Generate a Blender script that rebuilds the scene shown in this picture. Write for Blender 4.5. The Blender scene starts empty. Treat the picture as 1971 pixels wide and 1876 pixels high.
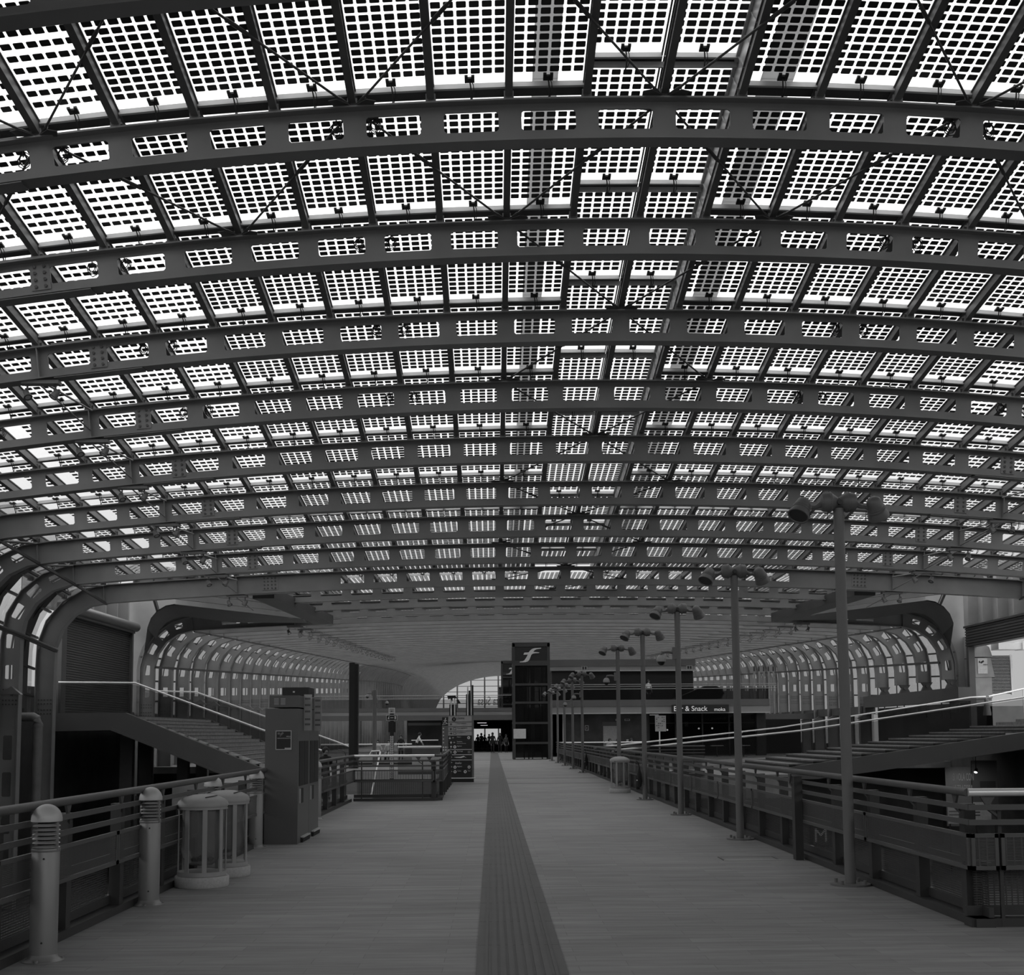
import bpy, math, random
from math import sin, cos, pi, radians, atan2, sqrt, atan
from mathutils import Vector, Matrix
random.seed(7)
SC = bpy.context.scene
COL = SC.collection

# ------------------------------------------------------------------ camera
F_PX, PITCH, ROLL, EYE = 2400.0, radians(5.5), radians(0.4), 1.62
W_PX, H_PX, PY = 1971.0, 1876.0, 1181.63
YAW = 0.0166358
def camera():
    cd = bpy.data.cameras.new('camera'); co = bpy.data.objects.new('camera', cd); COL.objects.link(co)
    f = Vector((sin(YAW)*cos(PITCH), cos(YAW)*cos(PITCH), sin(PITCH)))
    r0 = Vector((cos(YAW), -sin(YAW), 0)); u0 = r0.cross(f)
    r = r0*cos(ROLL) - u0*sin(ROLL); u = u0*cos(ROLL) + r0*sin(ROLL)
    m = Matrix((r, u, -f)).transposed().to_4x4(); m.translation = (0, 0, EYE)
    co.matrix_world = m
    cd.sensor_fit = 'HORIZONTAL'; cd.sensor_width = 36.0
    cd.lens = F_PX/W_PX*36.0
    cd.shift_x = 0.0; cd.shift_y = (PY-H_PX/2)/W_PX
    cd.clip_start = 0.1; cd.clip_end = 2000
    SC.camera = co
camera()
SC.view_settings.view_transform = 'Standard'
SC.view_settings.look = 'None'
SC.view_settings.exposure = 0.22
SC.view_settings.gamma = 1.0
SC.view_settings.use_curve_mapping = False
SC.cycles.use_denoising = True
SC.cycles.max_bounces = 6
SC.cycles.diffuse_bounces = 3
SC.cycles.glossy_bounces = 3
SC.cycles.transmission_bounces = 4
SC.cycles.transparent_max_bounces = 24
SC.cycles.caustics_reflective = False
SC.cycles.caustics_refractive = False

# ------------------------------------------------------------------ materials
MATS = {}
def nt(name):
    m = bpy.data.materials.new(name); m.use_nodes = True
    t = m.node_tree; t.nodes.clear(); out = t.nodes.new('ShaderNodeOutputMaterial')
    MATS[name] = m
    return m, t, out
def N(t, typ, **kw):
    n = t.nodes.new(typ)
    for k, v in kw.items():
        if k in n.inputs: n.inputs[k].default_value = v
        else: setattr(n, k, v)
    return n
def g3(v): return (v, v, v, 1.0)
def mat(name, v, rough=0.5, metal=0.0, var=0.12, scale=3.0, spec=0.5, bump=0.0):
    m, t, out = nt(name)
    b = N(t, 'ShaderNodeBsdfPrincipled', Roughness=rough, Metallic=metal)
    b.inputs['Specular IOR Level'].default_value = spec
    tc = N(t, 'ShaderNodeTexCoord'); nz = N(t, 'ShaderNodeTexNoise', Scale=scale, Detail=4.0)
    t.links.new(tc.outputs['Object'], nz.inputs['Vector'])
    mr = N(t, 'ShaderNodeMapRange'); mr.inputs['To Min'].default_value = v*(1-var); mr.inputs['To Max'].default_value = v*(1+var)
    mr.inputs['From Min'].default_value = 0.3; mr.inputs['From Max'].default_value = 0.7
    t.links.new(nz.outputs['Fac'], mr.inputs['Value'])
    t.links.new(mr.outputs['Result'], b.inputs['Base Color'])
    if bump:
        bp = N(t, 'ShaderNodeBump', Strength=bump, Distance=0.01)
        n2 = N(t, 'ShaderNodeTexNoise', Scale=scale*12, Detail=3.0)
        t.links.new(tc.outputs['Object'], n2.inputs['Vector']); t.links.new(n2.outputs['Fac'], bp.inputs['Height'])
        t.links.new(bp.outputs['Normal'], b.inputs['Normal'])
    t.links.new(b.outputs[0], out.inputs[0])
    return m
mat('arch_paint', 0.25, 0.45, 0.0, 0.10, 1.2)
mat('arch_paint_dark', 0.075, 0.5, 0.0, 0.10, 1.2)
mat('purlin_paint', 0.15, 0.45, 0.0, 0.10, 1.5)
mat('bolt_steel', 0.10, 0.4)
mat('frame_aluminium', 0.50, 0.35, 0.0, 0.06)
mat('gutter_dark', 0.06, 0.5)
mat('black_plastic', 0.012, 0.5)
mat('solar_cell', 0.012, 0.35, 0.0, 0.2, 8.0)
mat('rail_paint', 0.085, 0.42, 0.0, 0.08, 2.0)
mat('rail_dark', 0.036, 0.5, 0.0, 0.1, 2.0)
mat('stainless', 0.92, 0.32, 0.5, 0.03)
mat('lamp_paint', 0.155, 0.42, 0.0, 0.06, 2.0)
mat('bollard_metal', 0.25, 0.38, 0.25, 0.05, 2.0)
mat('bin_paint', 0.32, 0.5, 0.0, 0.08, 4.0)
mat('dome_sky_metal', 0.50, 0.50, 0.3, 0.04, 2.0)  # bollard metal lightened to carry the sky's reflection on the dome
mat('louvre_metal', 0.70, 0.3, 0.6, 0.04, 2.0)
mat('bin_concrete', 0.44, 0.9, 0.0, 0.10, 40.0, bump=0.15)
mat('kiosk_paint', 0.105, 0.45, 0.0, 0.05, 1.0)
mat('kiosk_dark', 0.010, 0.7)
mat('stair_paint', 0.095, 0.5, 0.0, 0.06, 1.0)
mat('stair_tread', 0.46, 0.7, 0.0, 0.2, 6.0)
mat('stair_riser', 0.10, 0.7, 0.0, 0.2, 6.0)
mat('shutter', 0.045, 0.42, 0.0, 0.08, 1.0)
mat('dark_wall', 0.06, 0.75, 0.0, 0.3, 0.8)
mat('dark_column', 0.15, 0.6, 0.0, 0.2, 0.8)
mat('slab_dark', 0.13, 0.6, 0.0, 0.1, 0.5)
mat('slab_light', 0.27, 0.6, 0.0, 0.1, 0.5)
mat('stone_wall', 0.05, 0.35, 0.0, 0.45, 1.2)
mat('concrete_light', 0.33, 0.9, 0.0, 0.12, 2.0, bump=0.2)
mat('lift_frame', 0.05, 0.4, 0.0, 0.1, 1.0)
mat('white_paint', 0.82, 0.5, 0.0, 0.05)
mat('paper', 0.62, 0.8, 0.0, 0.08, 8.0)
mat('paper_grey', 0.44, 0.8, 0.0, 0.1, 8.0)
mat('print_dark', 0.025, 0.7)
mat('totem_grey', 0.17, 0.5, 0.0, 0.05)
mat('totem_black', 0.018, 0.45)
mat('skin', 0.30, 0.6); mat('hair', 0.012, 0.6)
mat('cloth_dark', 0.014, 0.85); mat('cloth_mid', 0.08, 0.85); mat('cloth_light', 0.75, 0.85)
mat('pipe_paint', 0.17, 0.45)
mat('ext_facade', 0.42, 0.9, 0.0, 0.3, 0.15)
def glass(name, tint=0.92, gloss=0.06, rough=0.02, body=0.0, bodyv=0.1):
    m, t, out = nt(name)
    tr = N(t, 'ShaderNodeBsdfTransparent', Color=g3(tint)); gl = N(t, 'ShaderNodeBsdfGlossy', Color=g3(0.9), Roughness=rough)
    lw = N(t, 'ShaderNodeLayerWeight', Blend=0.25)
    mp = N(t, 'ShaderNodeMath', operation='MULTIPLY'); mp.inputs[1].default_value = gloss*3
    mx = N(t, 'ShaderNodeMixShader')
    t.links.new(lw.outputs['Fresnel'], mp.inputs[0]); t.links.new(mp.outputs[0], mx.inputs[0])
    t.links.new(tr.outputs[0], mx.inputs[1]); t.links.new(gl.outputs[0], mx.inputs[2])
    last = mx
    if body:
        df = N(t, 'ShaderNodeBsdfDiffuse', Color=g3(bodyv)); m2 = N(t, 'ShaderNodeMixShader'); m2.inputs[0].default_value = body
        t.links.new(mx.outputs[0], m2.inputs[1]); t.links.new(df.outputs[0], m2.inputs[2]); last = m2
    t.links.new(last.outputs[0], out.inputs[0])
    return m
glass('roof_glass', 0.97, 0.04)
glass('balustrade_glass', 0.80, 0.12, 0.02, 0.12, 0.05)
glass('lift_glass', 0.50, 0.15, 0.02, 0.25, 0.03)
glass('shop_glass', 0.55, 0.12, 0.02, 0.2, 0.02)
glass('side_glass', 0.72, 0.05, 0.05, 0.12, 0.5)
glass('bag_film', 0.75, 0.15, 0.25, 0.30, 0.40)
def frosted():
    m, t, out = nt('frosted_strip')
    a = N(t, 'ShaderNodeBsdfTranslucent', Color=g3(0.55)); b = N(t, 'ShaderNodeBsdfDiffuse', Color=g3(0.3)); mx = N(t, 'ShaderNodeMixShader'); mx.inputs[0].default_value = 0.2
    t.links.new(a.outputs[0], mx.inputs[1]); t.links.new(b.outputs[0], mx.inputs[2]); t.links.new(mx.outputs[0], out.inputs[0])
frosted()
def cutout(name, v, bw, bh, gap, gaph, solid_fac_is_mortar=True, rough=0.5, axes='XZ', coord='Object', off=0.0):
    """metal sheet with procedural holes (or glass with procedural cells): brick texture drives transparency"""
    m, t, out = nt(name)
    tc = N(t, 'ShaderNodeTexCoord'); sp = N(t, 'ShaderNodeSeparateXYZ'); cb = N(t, 'ShaderNodeCombineXYZ')
    t.links.new(tc.outputs[coord], sp.inputs[0])
    if axes == 'SZ':      # along-run distance for panels at any heading: use UV
        t.links.new(tc.outputs['UV'], cb.inputs[0])
    br = N(t, 'ShaderNodeTexBrick'); br.offset = off; br.squash = 1.0
    br.inputs['Color1'].default_value = g3(1); br.inputs['Color2'].default_value = g3(1); br.inputs['Mortar'].default_value = g3(0)
    br.inputs['Scale'].default_value = 1.0; br.inputs['Brick Width'].default_value = bw; br.inputs['Row Height'].default_value = bh
    br.inputs['Mortar Size'].default_value = gap; br.inputs['Mortar Smooth'].default_value = 0.0; br.inputs['Bias'].default_value = 0.0
    if axes == 'SZ':
        t.links.new(tc.outputs['UV'], br.inputs['Vector'])
    else:
        t.links.new(sp.outputs[axes[0]], cb.inputs[0]); t.links.new(sp.outputs[axes[1]], cb.inputs[1]); t.links.new(cb.outputs[0], br.inputs['Vector'])
    b = N(t, 'ShaderNodeBsdfPrincipled', Roughness=rough); b.inputs['Base Color'].default_value = g3(v)
    tr = N(t, 'ShaderNodeBsdfTransparent'); mx = N(t, 'ShaderNodeMixShader')
    # Color = 1 in bricks, 0 in mortar
    t.links.new(br.outputs['Color'], mx.inputs[0])
    if solid_fac_is_mortar: t.links.new(b.outputs[0], mx.inputs[1]); t.links.new(tr.outputs[0], mx.inputs[2])
    else: t.links.new(tr.outputs[0], mx.inputs[1]); t.links.new(b.outputs[0], mx.inputs[2])
    t.links.new(mx.outputs[0], out.inputs[0])
    return m
cutout('perforated_sheet', 0.075, 0.066, 0.0125, 0.0034, 0, True, 0.45, 'SZ')
cutout('cell_glazing', 0.012, 0.20, 0.21, 0.028, 0, False, 0.35, 'XY')
def floor_mat():
    m, t, out = nt('floor_planks')
    tc = N(t, 'ShaderNodeTexCoord')
    br = N(t, 'ShaderNodeTexBrick'); br.offset = 0.37; br.offset_frequency = 2
    for k, v in (('Color1', g3(0.285)), ('Color2', g3(0.235)), ('Mortar', g3(0.19)), ('Scale', 1.0), ('Brick Width', 0.95), ('Row Height', 0.19), ('Mortar Size', 0.003), ('Mortar Smooth', 0.2), ('Bias', 0.0)):
        br.inputs[k].default_value = v
    t.links.new(tc.outputs['Object'], br.inputs['Vector'])
    mp = N(t, 'ShaderNodeMapping'); mp.inputs['Scale'].default_value = (0.7, 6.0, 1.0); t.links.new(tc.outputs['Object'], mp.inputs['Vector'])
    nz = N(t, 'ShaderNodeTexNoise', Scale=1.6, Detail=6.0, Roughness=0.65); t.links.new(mp.outputs[0], nz.inputs['Vector'])
    n2 = N(t, 'ShaderNodeTexNoise', Scale=0.35, Detail=3.0); t.links.new(tc.outputs['Object'], n2.inputs['Vector'])
    r1 = N(t, 'ShaderNodeMapRange'); r1.inputs['From Min'].default_value = 0.3; r1.inputs['From Max'].default_value = 0.7; r1.inputs['To Min'].default_value = 0.78; r1.inputs['To Max'].default_value = 1.2
    r2 = N(t, 'ShaderNodeMapRange'); r2.inputs['From Min'].default_value = 0.3; r2.inputs['From Max'].default_value = 0.7; r2.inputs['To Min'].default_value = 0.88; r2.inputs['To Max'].default_value = 1.12
    t.links.new(nz.outputs['Fac'], r1.inputs['Value']); t.links.new(n2.outputs['Fac'], r2.inputs['Value'])
    ml = N(t, 'ShaderNodeMath', operation='MULTIPLY'); t.links.new(r1.outputs[0], ml.inputs[0]); t.links.new(r2.outputs[0], ml.inputs[1])
    vm = N(t, 'ShaderNodeVectorMath', operation='SCALE'); t.links.new(br.outputs['Color'], vm.inputs[0]); t.links.new(ml.outputs[0], vm.inputs['Scale'])
    b = N(t, 'ShaderNodeBsdfPrincipled', Roughness=0.62); b.inputs['Specular IOR Level'].default_value = 0.3
    t.links.new(vm.outputs[0], b.inputs['Base Color']); t.links.new(b.outputs[0], out.inputs[0])
floor_mat()
mat('tactile_rubber', 0.095, 0.6, 0.0, 0.08, 3.0)
def emis(name, v):
    m, t, out = nt(name); e = N(t, 'ShaderNodeEmission', Color=g3(1), Strength=v); t.links.new(e.outputs[0], out.inputs[0])
emis('lit_lamp', 3.0); emis('lit_small', 1.2); emis('lit_letters', 0.42); emis('fill_glow', 2.2)
# world: overcast sky
wd = bpy.data.worlds.new('overcast'); SC.world = wd; wd.use_nodes = True
wt = wd.node_tree; wt.nodes.clear()
wo = N(wt, 'ShaderNodeOutputWorld'); bg = N(wt, 'ShaderNodeBackground'); tc = N(wt, 'ShaderNodeTexCoord'); sp = N(wt, 'ShaderNodeSeparateXYZ')
mr = N(wt, 'ShaderNodeMapRange'); mr.inputs['From Min'].default_value = 0.06; mr.inputs['From Max'].default_value = 0.38; mr.inputs['To Min'].default_value = 0.50; mr.inputs['To Max'].default_value = 2.0
wt.links.new(tc.outputs['Generated'], sp.inputs[0]); wt.links.new(sp.outputs['Z'], mr.inputs['Value']); wt.links.new(mr.outputs[0], bg.inputs['Strength']); wt.links.new(bg.outputs[0], wo.inputs[0])

# ------------------------------------------------------------------ mesh builder
class MB:
    def __init__(s): s.v = []; s.f = []; s.m = []; s.sm = []; s.uv = {}
    def add(s, vs, fs, mi=0, smooth=False):
        b = len(s.v); s.v += [tuple(p) for p in vs]
        for f in fs: s.f.append(tuple(b+i for i in f)); s.m.append(mi); s.sm.append(smooth)
    def box(s, x0, x1, y0, y1, z0, z1, mi=0):
        s.add([(x0,y0,z0),(x1,y0,z0),(x1,y1,z0),(x0,y1,z0),(x0,y0,z1),(x1,y0,z1),(x1,y1,z1),(x0,y1,z1)],
              [(0,3,2,1),(4,5,6,7),(0,1,5,4),(1,2,6,5),(2,3,7,6),(3,0,4,7)], mi)
    def bar(s, a, b, w, h, mi=0, up=(0,0,1)):
        a = Vector(a); b = Vector(b); d = (b-a).normalized(); up = Vector(up)
        if abs(d.dot(up)) > 0.99: up = Vector((0,1,0))
        r = d.cross(up).normalized()*w/2; u = r.cross(d).normalized()*h/2
        vs = [a-r-u, a+r-u, a+r+u, a-r+u, b-r-u, b+r-u, b+r+u, b-r+u]
        s.add(vs, [(0,1,2,3),(7,6,5,4),(0,4,5,1),(1,5,6,2),(2,6,7,3),(3,7,4,0)], mi)
    def tube(s, pts, r, seg=8, mi=0, cap=True):
        pts = [Vector(p) for p in pts]; n = len(pts); rs = r if isinstance(r, (list, tuple)) else [r]*n
        ref = Vector((0,0,1)); vs = []; fs = []
        for i, p in enumerate(pts):
            d = (pts[min(i+1,n-1)]-pts[max(i-1,0)]).normalized()
            q = ref if abs(d.dot(ref)) < 0.95 else Vector((0,1,0))
            x = d.cross(q).normalized(); y = x.cross(d).normalized()
            for k in range(seg):
                a = 2*pi*k/seg; vs.append(p + x*cos(a)*rs[i] + y*sin(a)*rs[i])
        for i in range(n-1):
            for k in range(seg):
                k2 = (k+1) % seg; fs.append((i*seg+k, i*seg+k2, (i+1)*seg+k2, (i+1)*seg+k))
        s.add(vs, fs, mi, True)
        if cap: s.add(vs[:seg], [tuple(range(seg))], mi); s.add(vs[-seg:], [tuple(range(seg-1,-1,-1))], mi)
    def lathe(s, prof, seg=24, mi=0, o=(0,0,0), axis='Z', sharp=True):
        vs = []; fs = []; o = Vector(o)
        for (r, h) in prof:
            for k in range(seg):
                a = 2*pi*k/seg
                p = Vector((r*cos(a), r*sin(a), h)) if axis == 'Z' else (Vector((h, r*cos(a), r*sin(a))) if axis == 'X' else Vector((r*cos(a), h, r*sin(a))))
                vs.append(o+p)
        for i in range(len(prof)-1):
            for k in range(seg):
                k2 = (k+1) % seg; fs.append((i*seg+k, i*seg+k2, (i+1)*seg+k2, (i+1)*seg+k))
        s.add(vs, fs, mi, True)
        if prof[0][0] > 1e-4: s.add(vs[:seg], [tuple(range(seg-1,-1,-1))], mi)
        if prof[-1][0] > 1e-4: s.add(vs[-seg:], [tuple(range(seg))], mi)
    def prism(s, poly, y0, y1, mi=0):
        """polygon in XZ extruded along Y"""
        n = len(poly); vs = [(x,y0,z) for x,z in poly]+[(x,y1,z) for x,z in poly]
        s.add(vs, [tuple(range(n)), tuple(range(2*n-1,n-1,-1))]+[(i,(i+n),(i+1)%n+n,(i+1)%n) for i in range(n)], mi)
    def quadstrip(s, A, B, mi=0, smooth=False):
        n = len(A); s.add(list(A)+list(B), [(i,i+1,n+i+1,n+i) for i in range(n-1)], mi, smooth)
    def xf(s, M):
        s.v = [tuple(M @ Vector(p)) for p in s.v]; return s
    def mesh(s, name, mats):
        me = bpy.data.meshes.new(name); me.from_pydata(s.v, [], s.f)
        for m in (mats if isinstance(mats, (list, tuple)) else [mats]): me.materials.append(MATS[m])
        me.polygons.foreach_set('material_index', s.m); me.polygons.foreach_set('use_smooth', s.sm)
        me.update(); return me
    def build(s, name, mats, parent=None, loc=None, fix=True):
        me = s.mesh(name, mats)
        if fix:
            import bmesh
            bm = bmesh.new(); bm.from_mesh(me); bmesh.ops.recalc_face_normals(bm, faces=bm.faces); bm.to_mesh(me); bm.free()
        if any(s.sm):
            try: me.set_sharp_from_angle(angle=radians(40))
            except Exception: pass
        o = bpy.data.objects.new(name, me); COL.objects.link(o)
        if parent: o.parent = parent
        if loc: o.location = loc
        return o
def tag(o, label=None, cat=None, group=None, kind=None):
    if label: o['label'] = label
    if cat: o['category'] = cat
    if group: o['group'] = group
    if kind: o['kind'] = kind
    return o
def thing(name, label, cat, loc=(0,0,0), rz=0.0, group=None):
    o = bpy.data.objects.new(name, None); COL.objects.link(o); o.location = loc; o.rotation_euler = (0,0,rz); o.empty_display_size = 0.1
    return tag(o, label, cat, group)
def struct(mb, name, mats, label=None):
    o = mb.build(name, mats); o['kind'] = 'structure'
    if label: o['label'] = label
    return o
def dup(root, loc=None, rz=None, label=None, group=None, M=None):
    r = root.copy(); COL.objects.link(r)
    if M is not None: r.matrix_basis = M
    if loc is not None: r.location = loc
    if rz is not None: r.rotation_euler = (0,0,rz)
    if label: r['label'] = label
    if group: r['group'] = group
    for ch in list(root.children):
        c = ch.copy(); COL.objects.link(c); c.parent = r
        for g in list(ch.children):
            d = g.copy(); COL.objects.link(d); d.parent = c
    return r
ORD = 'zeroth first second third fourth fifth sixth seventh eighth ninth tenth eleventh twelfth thirteenth fourteenth fifteenth sixteenth seventeenth eighteenth nineteenth twentieth'.split()
def nth(i):
    if i <= 20: return ORD[i]
    tens = {2:'twenty', 3:'thirty', 4:'forty', 5:'fifty', 6:'sixty', 7:'seventy', 8:'eighty', 9:'ninety'}[i//10]
    return (tens+'-'+ORD[i % 10]) if i % 10 else {2:'twentieth',3:'thirtieth',4:'fortieth',5:'fiftieth',6:'sixtieth',7:'seventieth',8:'eightieth',9:'ninetieth'}[i//10]
def text(name, s, size, parent, loc, matn, rot=(pi/2,0,0), ext=0.004, sx=1.0, align='LEFT', shear=0.0):
    c = bpy.data.curves.new(name, 'FONT'); c.body = s; c.size = size; c.extrude = ext; c.align_x = align; c.shear = shear
    c.materials.append(MATS[matn]); o = bpy.data.objects.new(name, c); COL.objects.link(o)
    dg = bpy.context.evaluated_depsgraph_get(); me = bpy.data.meshes.new_from_object(o.evaluated_get(dg))
    bpy.data.objects.remove(o); o = bpy.data.objects.new(name, me); COL.objects.link(o)
    o.location = loc; o.rotation_euler = rot; o.scale = (sx,1,1)
    if parent: o.parent = parent
    return o

# ------------------------------------------------------------------ hall geometry
X0, PIT, US = 3.04, 1.335, 18.67          # ridge, panel pitch, shoulder half-span
RC = 2.5                                   # corner radius of the arch line
def Yn(n): return 20.6+3.725*(n-1)
ZC = {0:12.78, 1:12.19, 2:11.61, 3:11.02, 4:10.44, 5:9.87, 6:9.30, 7:8.88, 8:8.48, 9:8.07, 10:8.02, 11:8.01, 12:8.02}
AC = {0:.0070, 1:.00632, 2:.00564, 3:.00480, 4:.00423, 5:.00365, 6:.0030, 7:.00257, 8:.00218, 9:.0019, 10:.0017, 11:.0016, 12:.0015}
def zc(n): return ZC[n] if n in ZC else (8.05+.0358*(Yn(n)-65.3) if n > 12 else 12.78+.55*(-n))
def ac(n): return AC.get(n, .0015 if n > 0 else .007)
NBLEND0, NEND = 36, 96
def pos(n, q):
    """arch line (through the openings) at signed girth coordinate q from the ridge: returns X, Z, normal(outward)"""
    s = 1 if q >= 0 else -1; u = abs(q); a = ac(n); c = zc(n)
    phi = atan(2*a*US)
    if 10 <= n <= 12 and u > 12.4:
        x, z = u, c-a*12.4**2+(u-12.4)*.12; nx, nz = -.12, .993
    elif u <= US:
        x, z = u, c-a*u*u; sl = atan(2*a*u); nx, nz = sin(sl), cos(sl)
    else:
        e = u-US; ang = e/RC; full = pi/2-phi
        cx, cz = US-RC*sin(phi), c-a*US*US-RC*cos(phi)
        if ang <= full:
            th = phi+ang; x, z = cx+RC*sin(th), cz+RC*cos(th); nx, nz = sin(th), cos(th)
        else:
            x, z = cx+RC, cz-(ang-full)*RC; nx, nz = 1, 0
    if n > NBLEND0:
        w = min(1, (n-NBLEND0)/(NEND-NBLEND0)); w = w*w*(3-2*w)
        th = min(u/26.0, 1.0)*pi/2; ex, ez = 20.5*sin(th), 7.3+12.2*cos(th)
        if u > 26: ez = 7.3-(u-26)
        x = x*(1-w)+ex*w; z = z*(1-w)+ez*w
    return X0+s*x, z, s*nx, nz
def P3(n, q, t, y=None):
    x, z, nx, nz = pos(n, q); return (x+nx*t, Yn(n) if y is None else y, z+nz*t)
def qmax(n, zfoot):
    x, z, _, _ = pos(n, US+RC*(pi/2-atan(2*ac(n)*US))); return US+RC*(pi/2-atan(2*ac(n)*US))+(z-zfoot)
TB, TT = -0.39, 0.30                      # web below / above the arch line
def arch_web(mb, n, q0, q1, holes, tw=0.03, step=0.9):
    """web plate between q0,q1 with octagonal-cornered openings (qc, half-width, half-height)"""
    y0, y1 = Yn(n)-tw/2, Yn(n)+tw/2
    def face(pts):
        A = [P3(n, q, t, y0) for q, t in pts]; B = [P3(n, q, t, y1) for q, t in pts]; k = len(pts)
        mb.add(A, [tuple(range(k))]); mb.add(B, [tuple(range(k-1,-1,-1))])
    cur = q0
    def plain(a, b):
        k = max(1, int(math.ceil((b-a)/step)))
        for i in range(k):
            u, v = a+(b-a)*i/k, a+(b-a)*(i+1)/k; face([(u,TB),(v,TB),(v,TT),(u,TT)])
    for (qc, hw, hh) in sorted(holes):
        m = 0.14; a, b = qc-hw-m, qc+hw+m
        if a < cur-1e-6 or b > q1+1e-6: continue
        if a > cur: plain(cur, a)
        c = 0.038
        l, r, bo, to = qc-hw, qc+hw, -hh, hh
        face([(a,bo+c),(l,bo+c),(l,to-c),(a,to-c)]); face([(r,bo+c),(b,bo+c),(b,to-c),(r,to-c)])
        face([(l+c,TB),(r-c,TB),(r-c,bo),(l+c,bo)]); face([(l+c,to),(r-c,to),(r-c,TT),(l+c,TT)])
        face([(a,TB),(l+c,TB),(l+c,bo),(l,bo+c),(a,bo+c)]); face([(r-c,TB),(b,TB),(b,bo+c),(r,bo+c),(r-c,bo)])
        face([(a,to-c),(l,to-c),(l+c,to),(l+c,TT),(a,TT)]); face([(b,to-c),(b,TT),(r-c,TT),(r-c,to),(r,to-c)])
        ring = [(l+c,bo),(r-c,bo),(r,bo+c),(r,to-c),(r-c,to),(l+c,to),(l,to-c),(l,bo+c)]
        A = [P3(n, q, t, y0) for q, t in ring]; B = [P3(n, q, t, y1) for q, t in ring]
        mb.add(A+B, [(i,(i+1)%8,8+(i+1)%8,8+i) for i in range(8)])
        cur = b
    if cur < q1: plain(cur, q1)
def arch_flange(mb, n, q0, q1, t, w=0.36, th=0.03, step=0.9, mi=0):
    k = max(2, int(math.ceil((q1-q0)/step))); y = Yn(n)
    rows = [[], [], [], []]
    for i in range(k+1):
        q = q0+(q1-q0)*i/k
        rows[0].append(P3(n,q,t-th/2,y-w/2)); rows[1].append(P3(n,q,t-th/2,y+w/2)); rows[2].append(P3(n,q,t+th/2,y+w/2)); rows[3].append(P3(n,q,t+th/2,y-w/2))
    for i in range(4): mb.quadstrip(rows[i], rows[(i+1)%4], mi, False)
    for e in (0, k): mb.add([r[e] for r in rows], [(0,1,2,3)], mi)
def hole_list(n):
    hs = []
    for k in range(-20, 21):
        q = 1.035+PIT*k-X0
        if abs(q) > 17.9: continue
        if n == 9 and abs(q) > 9.2: continue
        if n in (10, 11, 12) and abs(q) > 12: continue
        # splice and stiffener positions stay solid
        hs.append((q, 0.47, 0.18))
    if n in (6, 7, 8):
        for s in (-1, 1):
            for e in (7.7, 9.05, 10.4, 11.7): hs.append((s*(US+e), .45, .17))
    if n not in (9, 10, 11, 12):
        for s in (-1, 1):
            for e, hw, hh in ((0.75,.2,.14),(1.65,.26,.17),(2.6,.28,.17),(3.75,.26,.17),(4.9,.26,.17)):
                hs.append((s*(US+e), hw, hh))
    return hs
def arch_label(n):
    if n == 0: return 'steel roof arch cut off at the top left corner, nearest of the arches'
    if n == 9: return 'solid-webbed steel portal arch with columns beside the left stairs'
    if n <= 12: return nth(n)+' perforated steel roof arch from the front, counted down from the top of the photo'
    return nth(n-12)+' low steel rib of the far vault behind the stairs'
LOW = -4.6
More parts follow.
